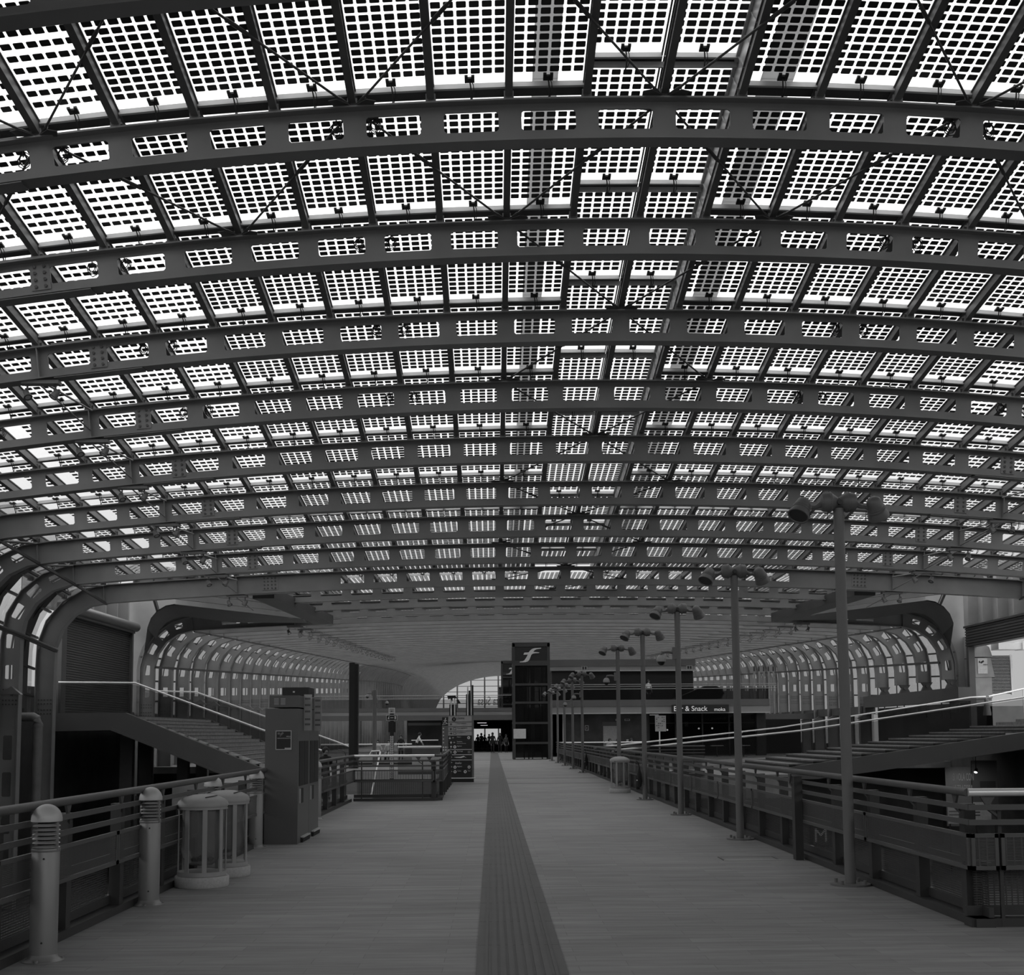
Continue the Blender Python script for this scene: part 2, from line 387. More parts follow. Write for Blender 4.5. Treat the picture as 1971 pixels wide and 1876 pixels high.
for n in range(0, 41):
    if n <= 12: name, cat, grp = 'roof_arch', 'roof arch', 'steel arches of the near roof'
    else: name, cat, grp = 'vault_rib', 'vault rib', 'steel ribs of the far vault'
    t = thing(name, arch_label(n), cat, (0,0,0), 0, grp)
    foot = 0.0 if n > 13 else LOW
    if n in (10, 11, 12): ql, qr = -18.6, 18.6
    else: ql, qr = -qmax(n, foot), qmax(n, foot)
    if n > 12: qr = qmax(n, 4.3 if n < 17 else 0.0)
    w = MB(); arch_web(w, n, ql, qr, hole_list(n) if n <= 14 else [h for h in hole_list(n) if abs(h[0]) > US]); w.build('web', 'arch_paint', t)
    f = MB(); arch_flange(f, n, ql, qr, TT+.015); f.build('top_flange', 'arch_paint', t)
    f = MB(); arch_flange(f, n, ql, qr, TB-.015); f.build('bottom_flange', 'arch_paint', t)
    # splices with bolts and stiffeners (near arches only)
    if n <= 20:
        y = Yn(n)
        for s in (-1, 1):
            qs = s*12.015; b = MB(); sw = .32 if n in (9,10,11,12) else .19
            for side in (-1, 1):
                A = [P3(n, qs-sw, TB+.1, y+side*.02), P3(n, qs+sw, TB+.1, y+side*.02), P3(n, qs+sw, TT-.08, y+side*.02), P3(n, qs-sw, TT-.08, y+side*.02)]
                B = [P3(n, qs-sw, TB+.1, y+side*.035), P3(n, qs+sw, TB+.1, y+side*.035), P3(n, qs+sw, TT-.08, y+side*.035), P3(n, qs-sw, TT-.08, y+side*.035)]
                b.add(A+B, [(0,1,2,3),(7,6,5,4),(0,4,5,1),(1,5,6,2),(2,6,7,3),(3,7,4,0)])
            for fl in (TB-.04, TT+.04):
                A = [P3(n, qs+dq, fl, y+dy) for dq, dy in ((-1.0,-.17),(1.0,-.17),(1.0,.17),(-1.0,.17))]
                B = [P3(n, qs+dq, fl+.02*(1 if fl > 0 else -1), y+dy) for dq, dy in ((-1.0,-.17),(1.0,-.17),(1.0,.17),(-1.0,.17))]
                b.add(A+B, [(0,1,2,3),(7,6,5,4),(0,4,5,1),(1,5,6,2),(2,6,7,3),(3,7,4,0)])
            for dq in (-.22,-.08,.08,.22) if n == 9 else (-.095,.095):
                for tt in (-.22,-.08,.06,.19):
                    x_, _, z_ = P3(n, qs+dq, tt); b.lathe([(.035,-.03),(.035,0)], 6, 1, (x_, y-.035, z_), 'Y')
            b.build('splice_plate', ['arch_paint', 'bolt_steel'], t)
            if n not in (10, 11, 12):
                for qq in (s*13.35, s*US):
                    b = MB(); A = [P3(n, qq-.012, TB, y-.17), P3(n, qq+.012, TB, y-.17), P3(n, qq+.012, TB, y+.17), P3(n, qq-.012, TB, y+.17)]
                    B = [P3(n, qq-.012, TT, y-.17), P3(n, qq+.012, TT, y-.17), P3(n, qq+.012, TT, y+.17), P3(n, qq-.012, TT, y+.17)]
                    b.add(A+B, [(0,1,2,3),(7,6,5,4),(0,4,5,1),(1,5,6,2),(2,6,7,3),(3,7,4,0)]); b.build('stiffener', 'arch_paint', t)
for n in (7, 8, 9)+tuple(range(13, 25)):
    t = [o for o in COL.objects if o.name == ('roof_arch.%03d' % n if n < 13 else 'vault_rib' if n == 13 else 'vault_rib.%03d' % (n-13))][0]
    for s in (-1, 1):
        if s > 0 and n < 17: continue
        b = MB()
        for e in (5.55, 5.7, 5.95, 6.1):
            for tt in (-.27,-.15,-.02,.10,.21):
                x_, y_, z_ = P3(n, s*(US+e), tt); b.lathe([(.028,-.03),(.028,0)], 6, 0, (x_, y_-.012, z_), 'Y')
        b.build('column_bolts', 'bolt_steel', t)
for n in range(41, NEND+1):
    t = thing('vault_rib', 'distant rib of the far vault towards the glazed end', 'vault rib', (0,0,0), 0, 'distant ribs by the glazed end')
    w = MB(); arch_web(w, n, -33, 33, [], 0.03, 1.6); w.build('web', 'arch_paint', t, fix=False)
    f = MB(); arch_flange(f, n, -33, 33, TB-.015, 0.36, 0.03, 1.6); f.build('bottom_flange', 'arch_paint', t, fix=False)

# ---- glass panels with solar cells
HG = 0.32                                # glass above top flange
def glass_pt(n, X, extra=0.0): return Vector(P3(n, X-X0, TT+.03+HG+extra))
def purlin_x(j): return X0+PIT*(j-2)
PW = PIT-0.06
def panel_proto(kind):
    L = 3.74
    t = thing('solar_glass_panel', 'x', 'glass panel', (0,0,0), 0, 'solar glass panels of the roof')
    p = MB(); p.box(-PW/2, PW/2, -L/2+.02, L/2-.02, 0, .014); p.build('pane', 'roof_glass', t)
    c = MB(); nc = 6; rows = 16 if kind == 'dense' else 11; y0, y1 = -L/2+.30, L/2-.30
    px = (PW-.05)/nc; py = (y1-y0)/rows; cw = .159/2; chh = .138/2; k = .015
    for i in range(nc):
        if (kind == 'partleft' and i < 2) or (kind == 'partright' and i > 3): continue
        for r in range(rows):
            cx, cy = -PW/2+.025+px*(i+.5), y0+py*(r+.5)
            oc = [(cx-cw+k,cy-chh),(cx+cw-k,cy-chh),(cx+cw,cy-chh+k),(cx+cw,cy+chh-k),(cx+cw-k,cy+chh),(cx-cw+k,cy+chh),(cx-cw,cy+chh-k),(cx-cw,cy-chh+k)]
            c.add([(x,y,-.001) for x,y in oc]+[(x,y,-.008) for x,y in oc], [tuple(range(8)), tuple(range(15,7,-1))]+[(q,8+q,8+(q+1)%8,(q+1)%8) for q in range(8)])
    c.build('solar_cells', 'solar_cell', t, fix=False)
    e = MB(); e.box(-PW/2, PW/2, L/2-.05, L/2, -.075, .02, 0); e.box(-PW/2, PW/2, -L/2-.02, -L/2+.26, -.02, -.004, 1); e.box(-PW/2-.03, -PW/2, -L/2, L/2, -.01, .02, 1); e.box(PW/2, PW/2+.03, -L/2, L/2, -.01, .02, 1)
    e.build('edge_frame', ['frame_aluminium', 'gutter_dark'], t)
    b = MB(); b.box(-.085, .085, L/2-.26, L/2-.14, -.045, -.009); b.box(-.085, -.03, L/2-.31, L/2-.26, -.045, -.009); b.box(.03, .085, L/2-.31, L/2-.26, -.045, -.009)
    b.tube([(0,L/2-.2,-.04),(.01,L/2-.17,-.1),(.02,L/2-.12,-.2),(.015,L/2-.06,-.28),(0,L/2-.02,-.31)], .013, 6)
    b.tube([(.03,L/2-.2,-.04),(.06,L/2-.16,-.1),(.07,L/2-.1,-.22),(.03,L/2-.04,-.29)], .008, 5)
    b.build('junction_box', 'black_plastic', t)
    return t
protos = {'dense': panel_proto('dense'), 'wide': panel_proto('wide'), 'partleft': panel_proto('partleft'), 'partright': panel_proto('partright')}
used = {'dense': 0, 'wide': 0, 'partleft': 0, 'partright': 0}
sheet = MB()
NB = 10
for n in range(0, NB):
    Ym = (Yn(n)+Yn(n+1))/2; k = Yn(n+1)*1.04/F_PX
    xl, xr = max(-16.6, (-70-947)*k), min(22.6, (2040-947)*k)
    for j in range(-13, 17):
        xa, xb = purlin_x(j), purlin_x(j+1); xm = (xa+xb)/2
        if n >= 9 and not (-9 < xm < 15): 
            sheet.add([glass_pt(n,xa),glass_pt(n,xb),glass_pt(n+1,xb),glass_pt(n+1,xa)], [(0,1,2,3)]); continue
        if xb < xl or xa > xr:
            sheet.add([glass_pt(n,xa),glass_pt(n,xb),glass_pt(n+1,xb),glass_pt(n+1,xa)], [(0,1,2,3)]); continue
        lan = j in (1, 2); ex = 0.5 if lan else 0.0
        A = (glass_pt(n,xa,ex)+glass_pt(n,xb,ex))/2; B = (glass_pt(n+1,xa,ex)+glass_pt(n+1,xb,ex))/2
        ey = (B-A).normalized(); exv = ((glass_pt(n,xb)-glass_pt(n,xa))+(glass_pt(n+1,xb)-glass_pt(n+1,xa))).normalized()
        ez = exv.cross(ey).normalized(); exv = ey.cross(ez)
        M = Matrix((exv, ey, ez)).transposed().to_4x4(); M.translation = (A+B)/2
        kind = 'partleft' if xm < -12 else ('partright' if xm > 17.5 else ('wide' if (xm < -6.3 or xm > 12.0) else 'dense'))
        if lan: side = 'left' if j == 1 else 'right'; lab = '%s glass panel of the raised skylight pair behind the %s arch' % (side, nth(n) if n else 'cropped nearest')
        elif j < 1: lab = 'solar-cell glass roof panel, %s left of the raised skylight, behind the %s arch' % (nth(1-j), nth(n) if n else 'cropped')
        else: lab = 'solar-cell glass roof panel, %s right of the raised skylight, behind the %s arch' % (nth(j-2), nth(n) if n else 'cropped')
        if used[kind] == 0: r = protos[kind]; r.matrix_basis = M; r['label'] = lab
        else: r = dup(protos[kind], M=M, label=lab)
        used[kind] += 1
# glazing beyond the detailed bays (outer strips and far vault)
back = MB()  # unseen roof behind the camera, made opaque to darken the near floor
for n in range(-12, 0):
    qs = [-18.0+36.0*i/12 for i in range(13)]
    back.quadstrip([P3(n,q,.8) for q in qs], [P3(n+1,q,.8) for q in qs])
struct(back, 'ceiling_light_block', 'slab_light')
for n in range(NB, NEND):
    qs = [-18.0+36.0*i/12 for i in range(13)]
    if n >= 13: qs = [-33.0+66*i/44 for i in range(45)] if n > NBLEND0 else qs
    A = [P3(n,q,TT+.03+HG) for q in qs]; B = [P3(n+1,q,TT+.03+HG) for q in qs]
    sheet.quadstrip(A, B)
o = struct(sheet, 'ceiling', 'cell_glazing')
# purlins
for j in range(-13, 18):
    if j == 2: lab = 'longitudinal roof purlin under the middle of the raised skylight'
    elif j < 2: lab = 'longitudinal roof purlin, %s to the left of the skylight middle' % nth(2-j)
    else: lab = 'longitudinal roof purlin, %s to the right of the skylight middle' % nth(j-2)
    t = thing('roof_purlin', lab, 'purlin', (0,0,0), 0, 'roof purlins')
    m = MB(); br = MB(); last = 13
    for n in range(0, last):
        a, b = glass_pt(n, purlin_x(j)), glass_pt(n+1, purlin_x(j))
        d = Vector((0,0,1)); a2, b2 = a-d*.13, b-d*.13
        m.bar(a2, b2, .075, .22); m.bar(a-d*.245, b-d*.245, .13, .016); m.bar(a-d*.02, b-d*.02, .13, .016)
        if n:
            for s in (-1, 1): br.box(a.x-.085, a.x+.085, a.y+s*.09-.008, a.y+s*.09+.008, a.z-HG, a.z-.15)
    m.build('beam', 'purlin_paint', t); br.build('brackets', 'purlin_paint', t)
# raised skylight curbs (one per bay) and frosted strips beside them
for n in range(0, NB):
    t = thing('skylight_curb', 'raised metal curb of the ridge skylight behind the %s arch' % (nth(n) if n else 'cropped'), 'skylight curb', (0,0,0), 0, 'skylight curbs')
    for j, s in ((1, 1), (3, -1)):
        m = MB(); x = purlin_x(j)
        a, b = glass_pt(n,x), glass_pt(n+1,x)
        m.bar(a+Vector((s*.02,0,.22)), b+Vector((s*.02,0,.22)), .03, .5, 0); m.bar(a+Vector((s*.05,0,.47)), b+Vector((s*.05,0,.47)), .09, .05, 0)
        for i in range(7): 
            c = a.lerp(b, (i+.5)/7); m.bar(c+Vector((s*.045,-.2,.0)), c+Vector((s*.045,.2,.42)), .02, .03, 0)
        m.build('curb_side', 'frame_aluminium' if s < 0 else 'arch_paint', t)
    m = MB(); a, b = glass_pt(n+1,purlin_x(1)), glass_pt(n+1,purlin_x(3))
    for za in (.40,):
        m.bar(a+Vector((.05,.1,za)), b+Vector((-.05,.1,za)), .04, .10, 0)
    m.build('cross_rail', 'frame_aluminium', t)
for (xa, xb, lab) in ((.78, 1.22, 'frosted grey strip running along the left side of the ridge skylight'), (4.72, 5.28, 'frosted grey strip running along the right side of the ridge skylight')):  # translucent grey band laid just above the glass
    m = MB()
    for n in range(0, NB):
        p = [glass_pt(n,xa,.1), glass_pt(n,xb,.1), glass_pt(n+1,xb,.1), glass_pt(n+1,xa,.1)]
        m.add([tuple(q) for q in p]+[(q.x,q.y,q.z+.02) for q in p], [(3,2,1,0),(4,5,6,7),(0,1,5,4),(1,2,6,5),(2,3,7,6),(3,0,4,7)])
    tag(m.build('translucent_strip', 'frosted_strip'), lab, 'roof strip', 'frosted strips beside the skylight')
# bracing rods
def brace(n0, j0, n1, j1, lab):
    t = thing('bracing_rod', lab, 'bracing rod', (0,0,0), 0, 'diagonal bracing rods')
    a = Vector(P3(n0, purlin_x(j0)-X0, TT+.06)); b = Vector(P3(n1, purlin_x(j1)-X0, TT+.06)); d = b-a; L = d.length; d = d/L
    a, b = a+d*.1, b-d*.1
    m = MB(); m.tube([a, b], .022, 6); m.build('rod', 'arch_paint_dark', t)
    m = MB(); m.tube([a.lerp(b,.36), a.lerp(b,.46)], .036, 8); m.tube([a, a.lerp(b,.06)], .034, 6); m.tube([a.lerp(b,.94), b], .034, 6); m.build('turnbuckle', 'arch_paint_dark', t)
gus = {}
for n in range(0, 12):
    js = (2, -2, -6, 6, -10, 10) if n % 2 else (0, 4, -4, 8, -8)
    if n > 2: js = (2,) if n % 2 else (0, 4)
    gus[n] = js
for n in range(0, 11):
    for j0 in gus[n]:
        for dj in (-2, 2):
            if j0+dj in gus[n+1]:
                brace(n, j0, n+1, j0+dj, 'bracing rod leaning %s, %s to %s arch, %s' % ('right' if dj > 0 else 'left', nth(n) if n else 'cropped', nth(n+1), 'at the ridge' if 0 <= j0 <= 4 and 0 <= j0+dj <= 4 else ('%s left of the ridge' % nth(max(1, (4-j0)//4)) if j0+dj < 2 else '%s right of the ridge' % nth(max(1, j0//4)))))
for n in gus:
    if n == 0: continue
    t = [o for o in COL.objects if o.name == ('roof_arch' if n == 0 else 'roof_arch.%03d' % n)][0]
    for j in gus[n]:
        m = MB(); x, y, z = P3(n, purlin_x(j)-X0, TT+.035)
        for s in (-1, 1):
            for e in (-1, 1):
                m.add([(x,y+e*.1,z),(x+s*.34,y+e*.12,z),(x+s*.40,y+e*.30,z),(x+s*.25,y+e*.36,z),(x+s*.08,y+e*.2,z)]+[(x,y+e*.1,z+.015),(x+s*.34,y+e*.12,z+.015),(x+s*.40,y+e*.30,z+.015),(x+s*.25,y+e*.36,z+.015),(x+s*.08,y+e*.2,z+.015)],
                      [(0,1,2,3,4),(9,8,7,6,5)]+[(i,5+i,5+(i+1)%5,(i+1)%5) for i in range(5)])
        m.build('gusset_plate', 'arch_paint_dark', t)
for n in range(1, 5):
    t = [o for o in COL.objects if o.name == 'roof_arch.%03d' % n][0]
    for j in (-2, 6, -6, -10, 10):
        if n < 3 and abs(j) == 10: continue
        for sd in (-1, 1):
            rr = random.Random(n*50+j*3+sd); m = MB(); q0 = purlin_x(j)-X0+sd*.33
            for k in range(4):
                pts = []
                for i in range(9):
                    a = 2*pi*i/8+k; r_ = .07+.025*k*rr.uniform(.6,1.2); pts.append(P3(n, q0+r_*cos(a)*.8, .06+r_*sin(a)*1.0, Yn(n)+.05+.02*k))
                m.tube(pts, .010, 5, 0, False)
            m.tube([P3(n,q0,.1,Yn(n)+.06), P3(n,q0-sd*.02,.30,Yn(n)+.08)], .012, 5)
            m.build('cable_coil', 'black_plastic', t)
# twin spotlights under the arches
def spot_proto():
    t = thing('twin_spotlight', 'x', 'spotlight', (0,0,0), 0, 'twin spotlights under the arches')
    m = MB(); m.box(-.42,.42,-.12,.12,-.10,-.02); m.box(-.3,.3,-.05,.05,-.02,.0); m.build('mounting_box', 'arch_paint', t)
    for s, tilt in ((-1, -.5), (1, .5)):
        m = MB(); M = Matrix.Translation((s*.32, -.02, -.34)) @ Matrix.Rotation(tilt, 4, 'Y') @ Matrix.Rotation(-.35, 4, 'X')
        h = MB(); h.lathe([(.0,.14),(.05,.13),(.075,.08),(.085,-.02),(.105,-.09),(.10,-.09),(.0,-.075)], 14); h.xf(M); m.v += []; b = len(m.v)
        m.add(h.v, h.f, 0, True); m.bar((s*.32,0,-.10), (s*.32,0,-.24), .035, .03)
        ho = m.build('spotlight_head', 'lamp_paint', t)
        g = MB(); g.lathe([(.0,-.082),(.088,-.085),(.088,-.083)], 14); g.xf(M); g.build('lens', 'paper', ho)
    m = MB(); m.tube([(.02,.05,-.03),(.02,3.5,.22)], .026, 6); m.tube([(-.1,.1,-.05),(-.02,3.55,-.28)], .02, 6); m.build('stay_bar', 'arch_paint', t)
    return t
sp0 = spot_proto(); first = True
for n in range(3, 31):
    for s, side in ((-1, 'left'), (1, 'right')):
        if n in (10, 11, 12): continue
        x, y, z = P3(n, s*13.35, TB-.03)
        lab = 'twin spotlight under the %s side of the %s' % (side, (nth(n)+' roof arch') if n <= 12 else (nth(n-12)+' far vault rib'))
        M = Matrix.Translation((x,y,z)) @ (Matrix.Scale(-1, 4, (1,0,0)) if s > 0 else Matrix.Identity(4))
        if first: sp0.matrix_basis = M; sp0['label'] = lab; first = False
        else: dup(sp0, M=M, label=lab)

# ------------------------------------------------------------------ setting: floors, walls, side glazing
fl = MB()
fl.box(-3.72, 4.22, -6, 31.35, -.35, 0); fl.box(4.22, 12, -6, 10.55, -.35, 0); fl.box(-1.32, 4.22, 31.35, 44.2, -.35, 0); fl.box(-11.2, 4.22, 44.2, 67.5, -.35, 0); fl.box(4.22, 11.6, 48.4, 67.5, -.35, 0)
fl.box(-19, 25, 67.5, 400, -.35, 0); fl.box(-11.2, -1.32, 44.2, 44.4, -.9, -.35); fl.box(4.22, 11.6, 48.4, 48.6, -.9, -.35)
struct(fl, 'floor', 'floor_planks', 'pale plank-laid walkway floor')
ts = MB(); ts.box(-.12, .51, 1.0, 111.8, 0, .006)
for i in range(9):
    x = -.05+i*.0605; w = .012 if i in (0, 8) else .02
    ts.box(x-w, x+w, 1.0, 60, .006, .011)
for i in range(26): ts.box(-.12, .51, 5+i*1.2-.002, 5+i*1.2+.002, .006, .0068, 0)
tag(ts.build('tactile_strip', ['tactile_rubber', 'print_dark']), 'dark ribbed tactile guide strip running down the middle of the walkway', 'floor strip')
for k, (y, x0, x1) in enumerate(((41.5,-1.3,4.2),(46.3,-9,4.2),(79.0,-9,9),(112.3,-12,9))):
    m = MB(); m.box(x0, x1, y-.05, y+.05 if k < 3 else y+.25, 0, .004); struct(m, 'trim_%d' % (k+1), 'rail_dark')
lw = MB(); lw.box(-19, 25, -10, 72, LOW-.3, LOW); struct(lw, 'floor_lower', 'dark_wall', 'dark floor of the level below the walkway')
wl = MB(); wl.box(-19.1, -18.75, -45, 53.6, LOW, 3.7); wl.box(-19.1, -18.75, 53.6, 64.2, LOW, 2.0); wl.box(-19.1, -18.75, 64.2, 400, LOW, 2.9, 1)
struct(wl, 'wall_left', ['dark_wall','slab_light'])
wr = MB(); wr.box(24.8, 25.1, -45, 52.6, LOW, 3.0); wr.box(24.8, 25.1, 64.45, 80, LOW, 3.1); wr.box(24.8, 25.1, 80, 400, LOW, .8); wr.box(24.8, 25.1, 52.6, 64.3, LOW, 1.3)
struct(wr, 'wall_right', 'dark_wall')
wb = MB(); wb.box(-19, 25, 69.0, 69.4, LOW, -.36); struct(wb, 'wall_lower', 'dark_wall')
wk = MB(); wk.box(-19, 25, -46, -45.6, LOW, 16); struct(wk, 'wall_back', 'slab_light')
for k, s in enumerate((-1, 1)):
    g = MB()
    for n in list(range(-12, 9))+list(range(13, NEND)):
        zf = .8 if (s > 0 and n >= 17) else 2.6
        q1 = min(qmax(n, zf), qmax(n+1, zf)) if n <= NBLEND0 else 33
        qs = [17.9+(q1-17.9)*i/14 for i in range(15)]
        A = [P3(n, s*q, .52) for q in qs]; B = [P3(n+1, s*q, .52) for q in qs]
        g.quadstrip(A, B)
    struct(g, 'window_%d' % (k+1), 'side_glass', 'curved side glazing behind the ribs')
    tb = MB()
    for e in (.35, 1.25, 2.15, 3.15, 4.3, 5.4):
        for r in ((4, 9), (13, 60)):
            for n in range(*r):
                tb.bar(P3(n, s*(US+e), .42), P3(n+1, s*(US+e), .42), .10, .09)
    for r in ((4, 9), (13, 60)):
        for n in range(*r):
            a = Vector(P3(n, s*(US+3.55), -.42)); b = Vector(P3(n+1, s*(US+3.55), -.42)); tb.bar(a, b, .10, .12)
            a = Vector(P3(n, s*(US-.05), -.44)); b = Vector(P3(n+1, s*(US-.05), -.44)); tb.bar(a, b, .07, .09)
            for f in (.33, .67):
                for e in range(5):
                    p = Vector(P3(n, s*(US+.35+e*1.25), .46)).lerp(Vector(P3(n+1, s*(US+.35+e*1.25), .46)), f); q = Vector(P3(n, s*(US+1.6+e*1.25), .46)).lerp(Vector(P3(n+1, s*(US+1.6+e*1.25), .46)), f)
                    if n < 30: tb.bar(p, q, .06, .05)
    struct(tb, 'trim_%d' % (k+6), 'arch_paint_dark', 'long side rails between the ribs')
# ring beam on the right that carries the short ribs, with their pinned feet
m = MB(); m.box(23.75, 24.45, 63.2, 79.5, 3.15, 3.85); m.box(23.85, 24.5, 79.5, 128, 2.75, 3.25)
struct(m, 'trim_8', 'stair_paint', 'edge beam under the right vault ribs')
for n in range(13, 17):
    x, z, _, _ = pos(n, 22.0); y = Yn(n)
    t = thing('pinned_foot', 'pinned steel foot under the %s right vault rib beyond the shutter' % nth(n-12), 'rib foot', (24.2, y, 3.85), 0, 'pinned feet of the right vault ribs')
    m = MB(); m.prism([(-.34,.48),(.30,.48),(.16,.27),(.30,0),(-.34,0),(-.2,.27)], -.10, .10); m.build('bearing', 'arch_paint_dark', t)
    m = MB(); m.lathe([(.09,-.14),(.09,.14)], 12, 0, (-.02,0,.28), 'Y'); m.build('pin', 'bolt_steel', t)
# hoods and valley beams over the two side entrances
for s, side in ((-1, 'left'), (1, 'right')):
    m = MB(); qs = [12.4+(18.6-12.4)*i/10 for i in range(11)]
    A = [P3(12, s*q, TB-.04) for q in qs]; B = [P3(13, s*q, TT+.02) for q in qs]
    # round the outer end down to the wall
    xe = A[-1]; 
    for a in (20, 40, 60, 80): 
        r = 1.4; A.append((xe[0]+s*r*sin(radians(a)), xe[1]+.02*a/20, xe[2]-r*(1-cos(radians(a)))))
        B.append(P3(13, s*(US+2.9*a/80), TT+.02))
    m.quadstrip(A, B, 0, True); m.quadstrip([(p[0],p[1],p[2]+.05) for p in A], [(p[0],p[1],p[2]+.05) for p in B], 0, True)
    C = [(p[0], p[1]+2.2*(1-i/len(A)*.3), p[2]-.42*min(1, i/6)) for i, p in enumerate(A)]
    m.quadstrip(A, C, 0, True)
    tag(m.build('entrance_hood', 'arch_paint_dark'), 'dark curved steel hood over the %s side entrance' % side, 'entrance hood', 'hoods over the side entrances')
    m = MB(); a = Vector((X0+s*12.35, 50.8, 7.42)); b = Vector((X0+s*11.3, 61.5, 7.30)); m.bar(a, b, .9, .42)
    tag(m.build('valley_beam', 'arch_paint_dark'), 'dark slanting valley beam beside the %s entrance hood' % side, 'roof beam', 'valley beams by the hoods')
    m = MB(); yb = Yn(13)+.5; qs = [11.0+(qmax(13, 2.6)-11.0)*i/22 for i in range(23)]
    A = [P3(13, s*q, TT-.1, yb) for q in qs]; B = [(X0+s*22.2, yb, min(9.6, max(p[2], 2.6)+(9.6 if i < 14 else 0))) if i > 8 else (p[0], yb, 9.4) for i, p in enumerate(A)]
    m.quadstrip(A, B); struct(m, 'wall_spandrel_'+side, 'arch_paint')
    # wall-side bracing at the shoulder of the last open bays
for n in (6, 7, 8):
    t = thing('bracing_rod', 'dark diagonal strut at the left shoulder behind the %s roof arch' % nth(n), 'bracing rod', (0,0,0), 0, 'shoulder struts')
    m = MB(); m.tube([P3(n, -US, TB-.05), P3(n+1, -US+.0, TT-.0)], .05, 6); m.build('rod', 'arch_paint_dark', t)
    m = MB(); m.tube([P3(n, -US-3.5, TB-.05), P3(n+1, -US-3.5, TB-.05)], .07, 8); m.build('tie_tube', 'arch_paint_dark', t)
for n in range(4, 9):
    m = MB()
    for e in range(6):
        p = Vector(P3(n, -(US+.6+e*.9), .47)).lerp(Vector(P3(n+1, -(US+.6+e*.9), .47)), .62); q = Vector(P3(n, -(US+1.5+e*.9), .47)).lerp(Vector(P3(n+1, -(US+1.5+e*.9), .47)), .62); m.bar(p, q, 1.3, .12, 0, (1,0,0))
    struct(m, 'trim_%d' % (40+n), 'arch_paint_dark', 'dark infill pilaster in the left side glazing')
# triangular uplights on the lower ribs
def uplight(x, y, z, s, lab, first=[None]):
    if first[0] is None:
        t = thing('wall_uplight', lab, 'wall lamp', (x,y,z), 0, 'triangular uplights on the lower ribs')
        m = MB(); m.prism([(-.42,0),(.42,0),(.06,.3)], -.22, .02); m.build('shade', 'lamp_paint', t)
        m = MB(); m.box(-.06,.06,.02,.14,-.05,.12); m.build('bracket', 'arch_paint', t); first[0] = t
    else: dup(first[0], loc=(x,y,z), label=lab)
for n in (8,)+tuple(range(15, 25)):
    uplight(-17.7, Yn(n)-.35, 3.55 if n > 9 else 3.2, -1, 'triangular grey uplight on the %s, left wall' % ('column of the eighth roof arch' if n == 8 else nth(n-12)+' vault rib'))
for n in range(17, 23):
    uplight(23.8, Yn(n)-.3, 2.45, 1, 'triangular grey uplight under the %s vault rib, right wall' % nth(n-12))
# ------------------------------------------------------------------ stairs
def handrail_glass(t, pts, zoff_pts, y, nseg=4):
    m = MB(); m.tube([(x,y,z) for x,z in pts], .038, 10); m.build('handrail', 'stainless', t)
    m = MB()
    for (x0,z0),(x1,z1),(b0),(b1) in zip(pts[:-1], pts[1:], zoff_pts[:-1], zoff_pts[1:]):
        m.add([(x0,y-.008,b0),(x1,y-.008,b1),(x1,y-.008,z1-.07),(x0,y-.008,z0-.07),(x0,y+.008,b0),(x1,y+.008,b1),(x1,y+.008,z1-.07),(x0,y+.008,z0-.07)],
              [(0,1,2,3),(7,6,5,4),(0,4,5,1),(1,5,6,2),(2,6,7,3),(3,7,4,0)])
    m.build('glass_panel', 'balustrade_glass', t)
def lin(pts, x):
    for (a,b),(c,d) in zip(pts[:-1], pts[1:]):
        if min(a,c)-1e-6 <= x <= max(a,c)+1e-6: return b+(d-b)*(x-a)/(c-a)
    return pts[-1][1] if abs(x) > abs(pts[-1][0]) else pts[0][1]
t = thing('staircase', 'grey staircase rising left from the walkway to the roller shutter', 'staircase', (0,0,0), 0, None)
for k, (y0, y1) in enumerate(((52.0, 52.35), (66.0, 66.35))):
    xe = -18.5 if k == 0 else -17.7; m = MB(); m.prism([(-8.7,0),(-8.86,0.04),(-15.17,2.62),(xe,2.62),(xe,1.96),(-15.71,2.0),(-11.2,.12),(-10.9,0)], y0, y1)
    m.prism([(xe,1.96),(-15.71,2.0),(-11.1,.10),(-11.1,.02),(-15.75,1.9),(xe,1.87)], y0-.04, y0+.5)
    m.build('stringer', 'stair_paint', t)
ns = 15
for i in range(ns):
    xa = -8.8-.425*i; z1 = (i+1)*.166
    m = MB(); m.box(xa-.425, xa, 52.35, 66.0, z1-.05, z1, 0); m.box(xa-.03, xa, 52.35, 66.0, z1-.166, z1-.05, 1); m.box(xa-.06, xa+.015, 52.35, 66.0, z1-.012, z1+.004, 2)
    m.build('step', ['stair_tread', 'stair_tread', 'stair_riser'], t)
m = MB(); m.box(-18.5, -15.17, 52.35, 64.8, 2.3, 2.49); m.box(-17.7, -15.17, 64.8, 66.0, 2.3, 2.49); m.build('landing', 'stair_tread', t)
m = MB(); m.add([(-8.9,52.3,-.03),(-15.4,52.3,2.0),(-18.6,52.3,2.0),(-18.6,66,2.0),(-15.4,66,2.0),(-8.9,66,-.03)]+[(-9.3,52.3,-.03),(-15.4,52.3,1.9),(-18.6,52.3,1.9),(-18.6,66,1.9),(-15.4,66,1.9),(-9.3,66,-.03)], [(0,1,4,5),(1,2,3,4),(6,11,10,7),(7,10,9,8)]); m.build('soffit', 'stair_riser', t)
top = [(-8.7,.04),(-8.86,.04),(-15.17,2.62),(-18.2,2.62)]
for y, pts in ((52.15, [(-7.07,.03+.98),(-8.2,1.38),(-14.83,3.85),(-18.0,3.9)]), (66.15, [(-7.5,1.02),(-8.2,1.30),(-15.6,3.95),(-18.4,4.05)])):
    handrail_glass(t, pts, [max(.02, lin(top, x)) if x < -8.7 else .02 for x, z in pts], y)
t = thing('staircase', 'long shallow staircase rising right towards the bright exit behind the lamp posts', 'staircase', (0,0,0), 0, None)
